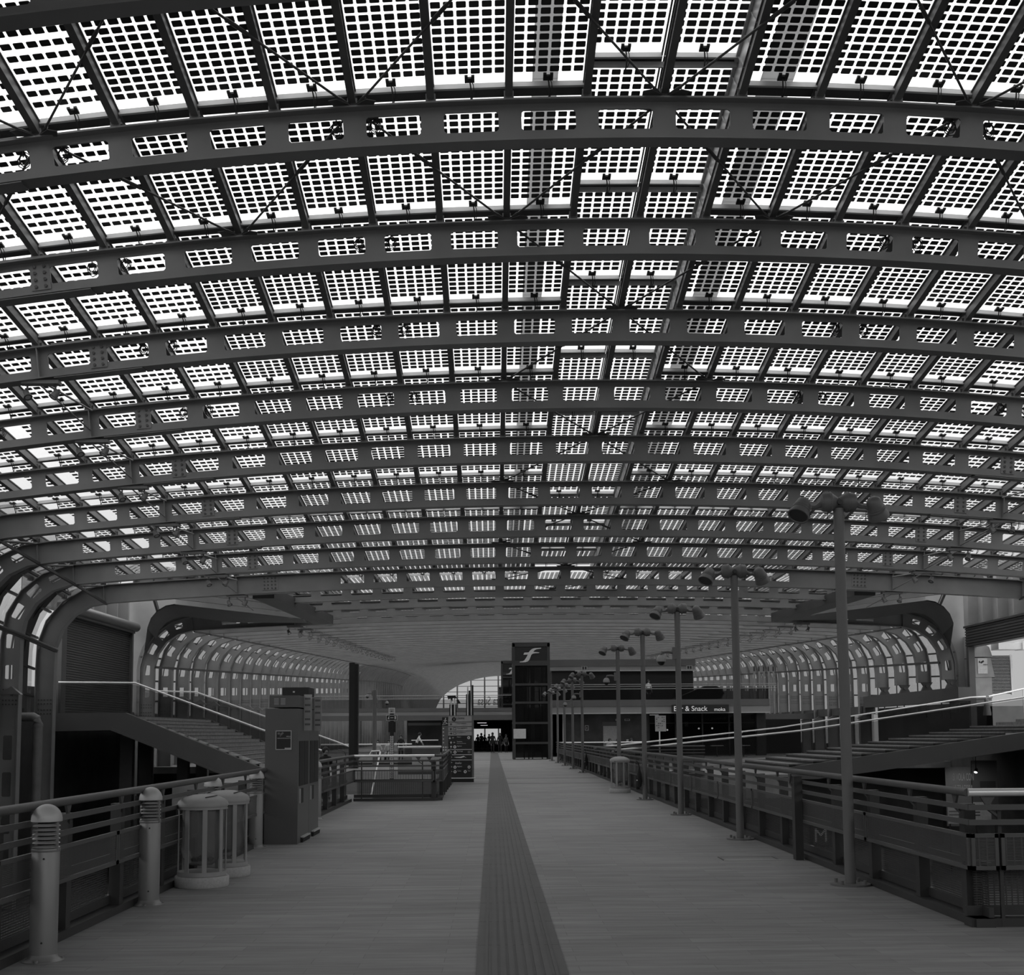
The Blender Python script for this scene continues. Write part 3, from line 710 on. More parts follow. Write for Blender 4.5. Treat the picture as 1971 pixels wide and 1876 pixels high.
for k, (y0, y1) in enumerate(((52.5, 52.8), (62.0, 62.3))):
    m = MB(); m.prism([(11.4,0),(24.75,1.87),(24.75,1.17),(16.2,-.03),(13.6,-.34),(11.4,-.34)], y0, y1); m.build('stringer', 'stair_paint', t)
ns = 13
for i in range(ns):
    xa = 11.5+1.025*i; z1 = (i+1)*.1438
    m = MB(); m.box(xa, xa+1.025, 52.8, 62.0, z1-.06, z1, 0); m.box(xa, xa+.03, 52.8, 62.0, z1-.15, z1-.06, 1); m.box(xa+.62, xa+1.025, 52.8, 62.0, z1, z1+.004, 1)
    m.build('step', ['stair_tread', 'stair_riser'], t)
m = MB(); m.add([(11.5,52.6,-.33),(13.6,52.6,-.33),(24.75,52.6,1.1),(24.75,62.2,1.1),(13.6,62.2,-.33),(11.5,62.2,-.33)], [(0,1,4,5),(1,2,3,4)]); m.build('soffit', 'stair_riser', t)
top = [(5,.0),(11.4,0.0),(24.75,1.87)]
for y, pts in ((52.6, [(5.16,.92),(12.96,1.68),(22.51,3.02),(24.7,3.33)]), (62.1, [(5.04,.92),(14.28,1.85),(23.95,3.30),(24.7,3.33)])):
    handrail_glass(t, pts, [max(.02, lin(top, x)+.02) for x, z in pts], y)
# exit steps, concrete wall, sign and blind outside the right entrance
t = thing('exit_steps', 'sunlit outdoor steps beyond the right shutter', 'steps', (0,0,0), 0)
for i in range(4):
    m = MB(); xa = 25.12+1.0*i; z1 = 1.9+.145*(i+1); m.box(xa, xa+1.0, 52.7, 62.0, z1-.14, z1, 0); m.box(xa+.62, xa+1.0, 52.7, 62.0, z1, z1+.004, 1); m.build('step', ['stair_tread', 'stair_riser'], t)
t = thing('exit_handrail', 'bright steel handrail beyond the right shutter', 'handrail', (0,0,0), 0)
m = MB(); m.tube([(24.85,62.1,3.33),(25.0,62.1,3.36),(28.5,62.1,4.1)], .045, 8); m.tube([(24.85,52.6,3.36),(28,52.6,3.8)], .045, 8); m.build('rail', 'stainless', t)
m = MB(); m.tube([(26.6,62.1,2.2),(26.6,62.1,3.7)], .03, 6); m.tube([(26.5,52.6,2.1),(26.5,52.6,3.58)], .03, 6); m.build('post', 'stainless', t)
t = thing('concrete_pier', 'pale concrete pier with stepped cladding outside the right entrance', 'concrete wall', (0,0,0), 0)
m = MB(); m.box(25.12, 25.98, 64.5, 66, 1.0, 3.3); m.box(25.12, 34, 64.5, 66, -1, 2.9); m.build('base', 'concrete_light', t)
m = MB(); m.box(25.12, 25.98, 64.40, 66, 3.3, 4.4); m.prism([(25.12,4.4),(26.12,4.4),(25.95,5.4),(25.12,5.4)], 64.36, 66); m.prism([(25.12,5.45),(26.05,5.45),(25.9,5.95),(25.12,6.6)], 64.36, 66); m.build('cladding_panel', 'concrete_light', t)
t = thing('notice_sign', 'pale notice sign with a camera symbol on the concrete pier', 'sign', (25.5, 64.33, 4.98), 0)
m = MB(); m.box(-.25,.25,0,.03,-.4,.4,0); m.box(-.2,.22,-.006,0,-.005,.005,1); m.box(-.16,.2,-.006,0,-.2,-.19,1); m.build('board', ['paper','paper_grey'], t)
m = MB(); m.box(-.19,-.12,-.008,0,.16,.26); m.prism([(-.12,.2),(.05,.3),(.09,.22),(-.08,.12)], -.008, 0); m.build('camera_symbol', 'print_dark', t)
text('lettering', 'AREA', .1, t, (.02,-.006,.03), 'print_dark')
t = thing('window_blind', 'slatted blind window beside the concrete pier outside', 'blind', (26.6, 64.9, 4.55), 0)
m = MB(); m.box(-.62,.62,.06,.12,-1.0,1.0); m.build('window_pane', 'rail_dark', t)
m = MB()
for i in range(26): m.bar((-.55,0,-.95+i*.075), (.55,0,-.95+i*.075), .05, .02)
m.build('slats', 'paper', t)
m = MB(); m.box(.58,.68,-.05,.1,-1.05,1.05); m.build('frame', 'white_paint', t)
t = thing('outdoor_canopy', 'pale canopy slab outside above the blind window', 'canopy', (26.9, 63.4, 5.78), 0)
m = MB(); m.box(-.9,1.6,0,1.0,0,.32); m.build('slab', 'white_paint', t); m = MB(); m.box(.3,.7,-.1,.9,-.02,.42); m.build('light_box', 'white_paint', t)
t = thing('plant_pot', 'small grey cone lamp at the foot of the right shutter jamb', 'lamp', (25.0, 62.75, 2.4), 0)
m = MB(); m.lathe([(.0,.85),(.1,.8),(.2,.1),(.2,0),(0,0)], 14); m.build('shade', 'lamp_paint', t); t.name = 'cone_lamp'
# roller shutters
t = thing('roller_shutter', 'closed dark roller shutter at the top of the left staircase', 'roller shutter', (-18.55, 58.9, 2.5), 0)
m = MB()
for i in range(40):
    z = i*.11; m.quadstrip([(0.0,-5.0,z),(.035,-5.0,z+.03),(.035,-5.0,z+.08),(0,-5.0,z+.11)], [(0.0,5.1,z),(.035,5.1,z+.03),(.035,5.1,z+.08),(0,5.1,z+.11)])
m.box(-.05,-.01,-5,5.1,0,4.4); m.build('curtain', 'shutter', t)
m = MB(); m.tube([(.25,-5.2,4.72),(.25,5.4,4.72)], .23, 16); m.build('roll_drum', 'rail_paint', t)
m = MB(); m.box(-.1,.16,-5.35,-5.0,-.15,4.9); m.box(-.1,.16,5.1,5.35,0,4.9); m.build('jamb', 'rail_paint', t)
m = MB(); m.box(-.1,.3,-5.0,5.1,4.38,4.55); m.build('lintel', 'rail_dark', t)
t = thing('shutter_pillar', 'light grey pilaster at the near edge of the left shutter', 'pilaster', (-18.2, 52.9, 2.6), 0); m = MB(); m.box(-.35,.18,-.4,.2,0,3.9); m.build('casing', 'rail_paint', t)
t = thing('roller_shutter', 'raised dark roller shutter box over the right exit', 'roller shutter', (24.75, 58.4, 5.95), 0)
m = MB(); m.box(0,.5,-6.5,6.1,0.02,1.0)
for i in range(7): m.box(-.04,0,-6.5,6.1,.06+i*.14,.14+i*.14)
m.build('slat_box', 'shutter', t)
m = MB(); m.box(-.12,.62,-6.5,6.1,1.0,1.1); m.build('cover', 'rail_dark', t)
m = MB(); m.box(-.05,.26,5.7,6.0,-4.6,0.0); m.build('jamb', 'rail_paint', t)
t = thing('downpipe', 'grey downpipe with an elbow beside the left portal column', 'pipe', (-17.15, 47.6, LOW), 0)
m = MB(); m.tube([(0,0,0),(0,0,6.75),(-.06,0,6.92),(-.2,0,7.0),(-.75,.05,7.0)], .17, 14); m.build('pipe', 'pipe_paint', t)
m = MB(); m.tube([(0,0,6.62),(0,0,6.72)], .185, 14); m.build('collar', 'pipe_paint', t)
# dark supports on the level below
for k, (x, y, w) in enumerate(((-16.2,56,.55),(-14.2,58,.5),(-17.0,62,.6),(-12.6,60,.5),(-11.8,66,.6),(-15.4,67,.6),(-13.6,68,.5))):
    m = MB(); m.box(x-w/2, x+w/2, y-.2, y+.2, LOW, 1.7 if x < -13 else .0); m.box(x+w*.7, x+w*.7+.12, y, y+.12, LOW, -1.0)
    struct(m, 'column_%d' % (k+1), 'dark_column')
for k, (x, z0, z1) in enumerate(((-15.4,-2.6,-1.2),(-14.6,-2.8,-1.6),(-13.2,-2.2,-.9))):
    t = thing('equipment_cabinet', 'pale grey equipment cabinet on the level under the left stairs, %s' % ('leftmost of three','middle of three','rightmost of three')[k], 'cabinet', (x, 61, LOW), 0, 'cabinets under the left stairs')
    m = MB(); m.box(-.3,.3,-.2,.2,0,z1-LOW); m.build('body', 'stair_paint', t); m = MB(); m.box(-.26,.26,-.22,-.2,.1,z1-LOW-.1); m.build('door', 'rail_paint', t)

# ------------------------------------------------------------------ guard railings
def uvquad(mb, p, q, z0, z1):
    pass
def panel_sheet(name, p, q, z0, z1, parent, matn, th=.012):
    """upright sheet from p to q with UVs in metres"""
    p = Vector((p[0],p[1],0)); q = Vector((q[0],q[1],0)); L = (q-p).length; d = (q-p)/L; nrm = Vector((-d.y,d.x,0))*th/2
    me = bpy.data.meshes.new(name)
    vs = [p-nrm+Vector((0,0,z0)), q-nrm+Vector((0,0,z0)), q-nrm+Vector((0,0,z1)), p-nrm+Vector((0,0,z1)), p+nrm+Vector((0,0,z0)), q+nrm+Vector((0,0,z0)), q+nrm+Vector((0,0,z1)), p+nrm+Vector((0,0,z1))]
    fs = [(0,1,2,3),(7,6,5,4)]
    me.from_pydata([tuple(v) for v in vs], [], fs); me.materials.append(MATS[matn])
    uv = me.uv_layers.new(name='UVMap'); U = [(0,0),(L,0),(L,z1-z0),(0,z1-z0)]
    for i, l in enumerate(me.loops):
        k = l.vertex_index % 4; uv.data[i].uv = U[k]
    me.update(); o = bpy.data.objects.new(name, me); COL.objects.link(o); o.parent = parent
    return o
def railing(label, runs, posts, side, bright=(), top=1.14, joints={}):
    """runs: polyline of the rail line on the walkway side; posts: (x,y) positions just behind it; side: unit vector to the void per run"""
    t = thing('guard_railing', label, 'railing', (0,0,0), 0, 'guard railings of the walkway')
    segs = list(zip(runs[:-1], runs[1:]))
    for i, (a, b) in enumerate(segs):
        m = MB(); m.tube([(a[0],a[1],top-.03),(b[0],b[1],top-.03)], .034, 10); m.build('top_rail', 'stainless' if i in bright else 'rail_paint', t)
        av, bv = Vector((a[0],a[1],0)), Vector((b[0],b[1],0)); d = (bv-av).normalized(); L = (bv-av).length; sv = Vector((side[i][0],side[i][1],0))
        for z in (.985, .862):
            m = MB(); m.bar(av+Vector((0,0,z)), bv+Vector((0,0,z)), .014, .045); m.build('mid_rail', 'rail_paint', t)
        # perforated band in framed pieces
        k = max(1, int(round(L/2.9))); fr = MB(); cuts = joints.get(i, [L*j/k for j in range(k+1)])
        for c0, c1 in zip(cuts[:-1], cuts[1:]):
            pa, pb = av+d*(c0+.012), av+d*(c1-.012)
            panel_sheet('perforated_panel', pa+d*.03, pb-d*.03, .50, .735, t, 'perforated_sheet')
            for z in (.487, .752): fr.bar(pa+Vector((0,0,z)), pb+Vector((0,0,z)), .022, .034)
            for q in (pa+d*.015, pb-d*.015): fr.bar(Vector((q.x,q.y,.47)), Vector((q.x,q.y,.77)), .022, .03, up=d)
        fr.build('panel_frame', 'rail_paint', t)
        lowo = sv*.16
        for j in range(max(1, int(round(L/1.47)))):
            kk = max(1, int(round(L/1.47))); pa, pb = av+lowo+d*(L*j/kk+.08), av+lowo+d*(L*(j+1)/kk-.08)
            panel_sheet('lower_screen', pa, pb, .16, .50, t, 'screen_sheet')
            m = None
        fr = MB()
        for z, h in ((.12,.08),(.51,.04)): fr.bar(av+lowo+Vector((0,0,z)), bv+lowo+Vector((0,0,z)), .04, h)
        fr.bar(av+lowo*.7+Vector((0,0,.035)), bv+lowo*.7+Vector((0,0,.035)), .16, .07)
        fr.build('kerb', 'rail_dark', t)
    for (x, y, dx, dy, kind) in posts:
        m = MB(); dv = Vector((dx,dy,0)); pv = Vector((-dy,dx,0))
        w = (.115, .15, .03)[kind]
        c = Vector((x,y,0)); ht = 1.06 if kind == 1 else 1.0; dd = .03 if kind == 2 else .10
        A = [c-pv*w/2, c+pv*w/2, c+pv*w/2+dv*dd, c-pv*w/2+dv*dd]
        m.add([tuple(v) for v in A]+[(v.x,v.y,ht) for v in A], [(3,2,1,0),(4,5,6,7),(0,1,5,4),(1,2,6,5),(2,3,7,6),(3,0,4,7)])
        po = m.build('post', 'rail_dark' if kind == 0 else 'rail_dark', t)
        b = MB(); e = c-dv*.02+pv*.10; b.add([(e.x-pv.x*.07,e.y-pv.y*.07,1.09),(e.x+pv.x*.07,e.y+pv.y*.07,1.09),(e.x,e.y,.97),(e.x-pv.x*.07+dv.x*.02,e.y-pv.y*.07+dv.y*.02,1.09),(e.x+pv.x*.07+dv.x*.02,e.y+pv.y*.07+dv.y*.02,1.09),(e.x+dv.x*.02,e.y+dv.y*.02,.97)], [(0,1,2),(5,4,3),(0,3,4,1),(1,4,5,2),(2,5,3,0)])
        b.bar((e.x,e.y,.97), (c.x+dv.x*.02,c.y+dv.y*.02,.90), .02, .02); b.build('bracket', 'rail_paint', po)
    return t
cutout('screen_sheet', 0.05, 0.05, 0.02, 0.004, 0, True, 0.5, 'SZ')
L_ = (-1,0); R_ = (1,0); B_ = (0,1)
postsL = [(-3.47, 10.43+1.47*i, -1, 0, 0) for i in range(-2, 14)]
railing('left guard railing behind the bollards, running past the ticket machines', [(-3.42,6.0),(-3.42,31.0)], postsL, [L_])
railing('guard railing box across the left stairwell beyond the ticket machines', [(-3.42,31.0),(-1.42,31.0),(-1.22,31.25),(-1.42,42.6)], [(-3.22,31.03,0,1,2),(-1.72,31.03,0,1,2),(-1.45,31.1,0,1,0)]+[(-1.27-.01*i,32.6+1.6*i,-1,0,0) for i in range(6)], [B_,(-.7,.7),L_], (0,))
postsR = [(4.03, y, 1, 0, 0) for y in (10.77, 11.95, 13.43, 14.86)]+[(3.86, 16.1, 1, 0, 1)]+[(4.03, 17.55+1.47*i, 1, 0, 0) for i in range(0, 21)]
railing('right guard railing along the lamp posts, turning right at its near corner', [(9.5,10.45),(3.97,10.45),(3.97,48.2)], [(4.24,10.48,0,1,2),(5.9,10.48,0,1,2),(7.6,10.48,0,1,2)]+postsR, [B_,R_], (0,), joints={0: [0, 1.9, 3.6, 5.28, 5.53]})
railing('far right guard railing behind the far lamp posts', [(8.2,48.2),(4.15,48.2),(4.0,48.4),(3.95,77.0)], [(4.3,48.25,0,1,0)]+[(4.06,49.5+1.47*i,1,0,0) for i in range(18)], [B_,(.7,.7),R_])
# glass balustrades with bright handrails further back
def balustrade(lab, p, q, h=1.10, y2=None):
    t = thing('glass_balustrade', lab, 'balustrade', (0,0,0), 0, 'glass balustrades')
    m = MB(); m.tube([(p[0],p[1],h),(q[0],q[1],h)], .035, 8); m.build('handrail', 'stainless', t)
    m = MB(); a = Vector((p[0],p[1],0)); b = Vector((q[0],q[1],0)); d = (b-a).normalized(); nn = Vector((-d.y,d.x,0))*.008
    m.add([tuple(a-nn+Vector((0,0,.05))),tuple(b-nn+Vector((0,0,.05))),tuple(b-nn+Vector((0,0,h-.06))),tuple(a-nn+Vector((0,0,h-.06))),tuple(a+nn+Vector((0,0,.05))),tuple(b+nn+Vector((0,0,.05))),tuple(b+nn+Vector((0,0,h-.06))),tuple(a+nn+Vector((0,0,h-.06)))], [(0,1,2,3),(7,6,5,4),(3,2,6,7),(0,4,5,1),(1,5,6,2),(0,3,7,4)])
    m.build('glass_panel', 'balustrade_glass', t)
    m = MB(); m.bar(a+Vector((0,0,.06)), b+Vector((0,0,.06)), .06, .12); m.build('shoe', 'rail_dark', t)
    return t
balustrade('glass balustrade with bright handrail left of the dark pylon', (-9.4,69), (-4.4,69), 1.12)
balustrade('glass balustrade with bright handrail behind the bending person in white', (-6.3,98), (-4.2,98), 1.2)
balustrade('glass balustrade with bright handrail left of the direction totem', (-3.9,52), (-1.75,52), 1.12)
balustrade('glass balustrade with bright handrail behind the far right lamp posts', (4.1,78.2), (9.4,78.2), 1.08)
t = thing('stair_handrail', 'bright handrail sloping down into the left stairwell behind the railing box', 'handrail', (0,0,0), 0)
m = MB(); m.tube([(-3.05,31.6,.05),(-3.02,32.6,.62),(-2.98,33.5,1.16),(-3.0,33.52,1.2),(-3.22,33.6,1.19),(-3.27,33.6,1.1)], .022, 8); m.build('rail', 'stainless', t)
m = MB(); m.tube([(-4.66,40,-1),(-4.66,40,1.02),(-4.71,40,1.12),(-4.9,40,1.16)], .018, 8); m.build('hooked_post', 'rail_paint', t)
# ------------------------------------------------------------------ lamp posts
def lamp_post(lab, x, y, proto=[None]):
    if proto[0] is not None: return dup(proto[0], loc=(x,y,0), label=lab)
    t = thing('lamp_post', lab, 'lamp post', (x,y,0), 0, 'twin-headed lamp posts'); proto[0] = t
    m = MB(); m.lathe([(.0,0),(.21,0),(.21,.02),(.0,.02)], 28)
    for a in range(4): m.lathe([(.018,.02),(.018,.06)], 6, 0, (.17*cos(pi/4+a*pi/2), .17*sin(pi/4+a*pi/2), 0))
    m.build('base_plate', 'lamp_paint', t)
    m = MB(); m.lathe([(.058,.02),(.058,4.05)], 20); m.build('pole', 'lamp_paint', t)
    for s in (-1, 1):
        m = MB(); m.lathe([(.0,.0),(.05,.002),(.098,.07),(.108,.082),(.115,.088),(.115,.102),(.109,.106),(.104,.165),(.088,.186),(.045,.194),(.0,.195)], 22, 0, (0,0,0), 'X')
        m.xf(Matrix.Translation((0,0,4.12)) @ (Matrix.Scale(-1,4,(1,0,0)) if s < 0 else Matrix.Identity(4))); m.build('hub_shell', 'lamp_paint', t)
        m = MB(); m.tube([(s*.19,0,4.10),(s*.25,0,4.07),(s*.335,0,4.065)], [.035,.022,.02], 8); m.lathe([(.03,-.025),(.03,.025)], 10, 0, (s*.325,0,4.065), 'Y'); m.build('arm', 'lamp_paint', t)
        M = Matrix.Translation((s*.405,-.01,4.06)) @ Matrix.Rotation(-s*radians(28), 4, 'Y') @ Matrix.Rotation(radians(-24 if s < 0 else 28), 4, 'X')
        h = MB(); h.lathe([(.0,.125),(.045,.12),(.075,.09),(.088,.03),(.092,.0),(.099,-.004),(.099,-.018),(.094,-.022),(.104,-.03),(.104,-.044),(.099,-.048),(.118,-.11),(.118,-.13),(.106,-.13),(.1,-.115),(.0,-.112)], 22); h.xf(M)
        ho = h.build('lamp_head', 'lamp_paint', t)
        g = MB(); g.lathe([(.0,-.119),(.1,-.12),(.1,-.117)], 18); g.xf(M); g.build('lens', 'rail_dark', ho)
    m = MB(); m.lathe([(.05,-.06),(.05,.06)], 12, 0, (0,0,4.08), 'X'); m.lathe([(.03,0),(.03,.02)], 8, 0, (0,-.08,4.11), 'Y'); m.build('clamp', 'rail_dark', t)
    return t
near = ['nearest and tallest-looking lamp post, its base by the right railing', 'second lamp post from the front beside the right railing', 'third lamp post from the front beside the right railing', 'fourth lamp post from the front, just right of the far waste bin', 'fifth lamp post from the front, standing behind the far waste bin']
for k, (x, y) in enumerate(((3.80,13.4),(3.78,19.2),(3.75,25.0),(3.74,30.75),(3.70,36.5))): lamp_post(near[k]+', twin heads' if k else near[k], x, y)
far = ['first lamp post of the far cluster, right of the lift tower', 'second lamp post of the far cluster by the lift tower', 'third lamp post of the far cluster by the lift tower', 'fourth lamp post of the far cluster by the lift tower', 'farthest lamp post, closest to the lift tower']
for k, (x, y) in enumerate(((3.78,52.3),(3.76,58.2),(3.72,64.1),(3.68,70.0),(3.62,75.9))): lamp_post(far[k], x, y)
# ------------------------------------------------------------------ bollard lights
def bollard(lab, x, y, proto=[None]):
    if proto[0] is not None: return dup(proto[0], loc=(x,y,0), label=lab)
    t = thing('bollard_light', lab, 'bollard light', (x,y,0), 0, 'louvred bollard lights'); proto[0] = t
    m = MB(); m.lathe([(.0,0),(.15,0),(.15,.006),(.128,.011),(.108,.028),(.0985,.05)], 32)
    for a in range(3): m.lathe([(.014,0),(.014,.022)], 6, 0, (.135*cos(a*2.1+.5), .135*sin(a*2.1+.5), 0))
    m.build('base_flange', 'bollard_metal', t)
    m = MB(); m.lathe([(.0985,.05),(.0985,.785),(.096,.79)], 32); m.lathe([(.008,0),(.008,.004)], 6, 1, (.02,-.1,.74), 'Y'); m.lathe([(.008,0),(.008,.004)], 6, 1, (.02,-.1,.14), 'Y'); m.build('shaft', ['bollard_metal','print_dark'], t)
    m = MB(); m.lathe([(.06,.79),(.06,1.0)], 24); m.build('lamp_core', 'print_dark', t)
    for i in range(6):
        z = .815+i*.031; m = MB(); m.lathe([(.066,z+.014),(.097,z),(.099,z+.004),(.068,z+.02)], 28); m.build('louvre', 'louvre_metal', t)
    m = MB()
    for a in (-.35, pi-.15, pi/2): m.bar((.1*cos(a), .1*sin(a), .79), (.1*cos(a), .1*sin(a), 1.0), .014, .014)
    m.lathe([(.1,.787),(.102,.79),(.102,.805),(.1,.81)], 28); m.build('louvre_frame', 'bollard_metal', t)
    m = MB(); m.lathe([(.0,1.002),(.1,1.002),(.111,1.006)]+[(.111*cos(a), 1.012+.12*sin(a)) for a in [i*pi/20 for i in range(11)]], 32); m.build('dome', 'dome_sky_metal', t)
    return t
for lab, x, y in (('nearest bollard light, at the lower left corner', -3.285, 9.35), ('bollard light between the nearest one and the waste bins', -3.335, 12.35), ('bollard light hidden behind the pair of waste bins, only its dome showing', -3.45, 15.6), ('bollard light standing right in front of the ticket machines', -3.44, 18.4), ('bollard light half hidden behind the right edge of the ticket machines', -3.42, 24.5)): bollard(lab, x, y)
# ------------------------------------------------------------------ waste bins
def bin_(lab, x, y, rz, proto=[None]):
    if proto[0] is not None: return dup(proto[0], loc=(x,y,0), rz=rz, label=lab)
    t = thing('waste_bin', lab, 'waste bin', (x,y,0), rz, 'transparent waste bins'); proto[0] = t
    m = MB(); m.lathe([(.0,0),(.285,0),(.292,.012),(.292,.10),(.284,.115),(.0,.115)], 40); m.build('concrete_base', 'bin_concrete', t)
    m = MB(); m.lathe([(.24,.115),(.262,.118),(.262,.165),(.24,.165)], 40); m.lathe([(.24,.83),(.268,.83),(.268,.862),(.24,.862)], 40)
    for a in range(8): 
        th = a*pi/4+.22; c = Vector((.252*cos(th), .252*sin(th), 0)); tv = Vector((-sin(th), cos(th), 0))
        m.bar(c+Vector((0,0,.15)), c+Vector((0,0,.85)), .05, .012, up=c.normalized())
    m.build('frame', 'bin_paint', t)
    m = MB(); m.lathe([(.272,.855),(.276,.862),(.274,.885),(.262,.915),(.235,.94),(.185,.962),(.11,.985),(.0,.992)], 40); m.bar((.05,-.20,.962), (.16,-.08,.978), .01, .008, 1); m.lathe([(.012,-.01),(.012,.01)], 8, 1, (.27,-.02,.86), 'X'); m.lathe([(.012,-.01),(.012,.01)], 8, 1, (-.27,-.02,.86), 'X'); m.build('lid', ['bin_paint','print_dark'], t)
    m = MB(); rr = random.Random(3); prof = [(.215,.83),(.225,.75),(.20,.62),(.215,.5),(.225,.4),(.19,.3),(.12,.235),(.0,.22)]
    vs = []; fs = []; seg = 26
    for i, (r, z) in enumerate(prof):
        for k in range(seg): 
            a = 2*pi*k/seg; q = r*(1+.10*sin(5*a+i*.7)*(.2+i/8)+rr.uniform(-.03,.03)); vs.append((q*cos(a), q*sin(a), z+rr.uniform(-.01,.01)))
    for i in range(len(prof)-1):
        for k in range(seg): fs.append((i*seg+k, i*seg+(k+1)%seg, (i+1)*seg+(k+1)%seg, (i+1)*seg+k))
    m.add(vs, fs, 0, True); m.build('plastic_bag', 'bag_film', t)
    m = MB()
    for i in range(5): m.lathe([(.0,-.03),(.03,-.02),(.035,.01),(.0,.03)], 7, 0, (rr.uniform(-.08,.1), rr.uniform(-.1,.05), .27+rr.uniform(0,.05)))
    m.build('litter', 'print_dark', t)
    return t
bin_('front waste bin of the pair beside the left bollards', -3.17, 13.85, .1)
bin_('rear waste bin of the pair, mostly hidden behind the front bin', -3.13, 14.85, .4)
bin_('lone waste bin on the right side of the walkway by the lamp posts', 3.52, 34.6, .9)

# gables over the side openings
for s, side, x in ((-1, 'left', -18.95), (1, 'right', 25.0)):
    m = MB()
    for n in range(9, 13):
        a = P3(n, s*18.6, .5); b = P3(n+1, s*18.6, .5)
        zb = 7.1
        m.add([(x,a[1],zb),(x,b[1],zb),(x,b[1],b[2]+.9),(x,a[1],a[2]+.9)], [(0,1,2,3)])
        m.add([(x+s*.05,a[1],zb),(x+s*.05,b[1],zb),(x+s*.05,b[1],b[2]+.9),(x+s*.05,a[1],a[2]+.9)], [(3,2,1,0)])
        for e in (.0, .5):
            y = a[1]+e*3.7; m.box(min(x,x-s*.5), max(x,x-s*.5), y-.06, y+.06, zb, a[2]+.2)
    struct(m, 'wall_gable_'+side, 'arch_paint')
# ------------------------------------------------------------------ ticket machines
def machine(lab, y, sheet_lab=None):
    t = thing('ticket_machine', lab, 'ticket machine', (-3.43, y, 0), 0, 'grey ticket machines')
    m = MB(); m.box(0,.50,0,1.12,.0,2.02); m.box(.0,.50,.0,1.12,2.02,2.03); m.build('body', 'kiosk_paint', t)
    m = MB(); m.box(.06,.50,.0,1.1,2.05,2.23)
    for k in (0, 1):
        for i in range(6): m.box(.13+k*.10,.20+k*.10,-.004,0,2.09+i*.018,2.096+i*.018,1)
    m.build('top_housing', ['kiosk_paint','frame_aluminium'], t)
    m = MB(); m.box(.50,.507,.10,.52,.86,1.54,0); m.box(.50,.506,.60,1.02,.86,1.54,0); m.build('screen_recess', 'kiosk_dark', t)
    m = MB(); m.box(.50,.52,.14,.44,.60,.82,0); m.box(.50,.525,.12,.15,.60,.82,1); m.build('ticket_tray', ['kiosk_dark','frame_aluminium'], t)
    m = MB(); m.prism([(.3,0),(.535,0),(.545,.05),(.50,.08),(.3,.08)], .30, 1.05); m.box(.50,.548,.32,1.03,.07,.09,1); m.build('base_skirt', ['kiosk_dark','frame_aluminium'], t)
    m = MB(); m.box(.50,.62,.55,.57,1.70,2.26,0)
    for z in (1.78, 1.86, 1.98, 2.08, 2.18): m.box(.515,.60,.545,.55,z,z+.03,1)
    m.build('info_sheet', ['paper_grey','totem_grey'], t)
    return t
m1 = machine('near ticket machine with a framed camera notice on its end panel', 19.0)
m = MB(); m.box(.16,.40,-.012,0,1.41,1.70,0); m.box(.172,.388,-.016,-.012,1.422,1.688,1); m.box(.30,.40,-.018,-.012,1.41,1.44,0); po = m.build('camera_notice', ['frame_aluminium','print_dark'], m1)
m = MB(); m.box(.19,.225,-.019,-.016,1.64,1.67); m.prism([(.225,1.645),(.265,1.68),(.285,1.66),(.25,1.625)], -.019, -.016); m.box(.225,.24,-.019,-.016,1.61,1.63); m.build('camera_symbol', 'totem_grey', po)
text('lettering', 'AREA', .028, po, (.32,-.017,1.60), 'frame_aluminium'); text('lettering', 'VIDEOSORVEGLIATA', .022, po, (.185,-.017,1.575), 'frame_aluminium')
machine('rear ticket machine, right behind the one with the camera notice', 20.13)
t = thing('display_screen', 'black display box standing on top of the ticket machines', 'display', (-3.2, 20.3, 2.235), 0)
m = MB(); m.box(-.17,.25,-.15,.5,0.02,.16); m.build('housing', 'black_plastic', t); m = MB(); m.box(.0,.03,-.156,-.15,.075,.10); m.build('label_plate', 'paper', t)
m = MB(); m.box(-.05,.1,0,.3,0,.02); m.build('foot', 'black_plastic', t)
# ------------------------------------------------------------------ direction totems
def arrow(m, cx, cz, s, d, y, mi=0):
    R = {'u':0,'l':pi/2,'r':-pi/2,'d':pi}[d]
    P = [(-.12,-.5),(.12,-.5),(.12,.1),(.42,-.08),(.42,.16),(0,.5),(-.42,.16),(-.42,-.08),(-.12,.1)]
    m.prism([(cx+s*(px*cos(R)-pz*sin(R)), cz+s*(px*sin(R)+pz*cos(R))) for px, pz in P], y-.004, y, mi)
def ring(m, cx, cz, r0, r1, y, mi=0, seg=18):
    A = []; B = []
    for i in range(seg+1):
        a = 2*pi*i/seg; A.append((cx+r0*cos(a), y-.004, cz+r0*sin(a))); B.append((cx+r1*cos(a), y-.004, cz+r1*sin(a)))
    m.quadstrip(A, B, mi); 
KX = .0014322
def tx(c): return (c-345)*KX
def tz(c): return 1.62+(53-c/12.51)*.017917
t = thing('information_totem', 'grey and black direction totem with arrows and white lettering in mid walkway', 'sign', (-1.51, 43.0, 0), 0)
m = MB(); m.box(0,.885,.02,.2,.13,2.275); m.build('casing', 'totem_grey', t)
m = MB(); m.box(-.09,.93,-.06,.28,.125,.155,0); m.box(-.01,.88,0,.22,0.0,.125,1); m.build('base_plate', ['white_paint','totem_black'], t)
rows = [(225,355),(372,465),(482,575),(588,685),(692,785),(797,905),(912,1010),(1032,1130),(1156,1255),(1282,1378),(1390,1482),(1494,1690)]
m = MB()
for i, (a, b) in enumerate(rows):
    m.box(tx(352), tx(915), 0, .02, tz(b), tz(a), 0 if i < 4 else 1)
for c in (1015, 1138, 1264): m.box(tx(352), tx(915), -.006, .02, tz(c+8), tz(c-4), 2)
m.build('sign_slats', ['totem_face','totem_black','white_paint'] if 'totem_face' in MATS else ['paper_grey','totem_black','white_paint'], t)
sy = MB()
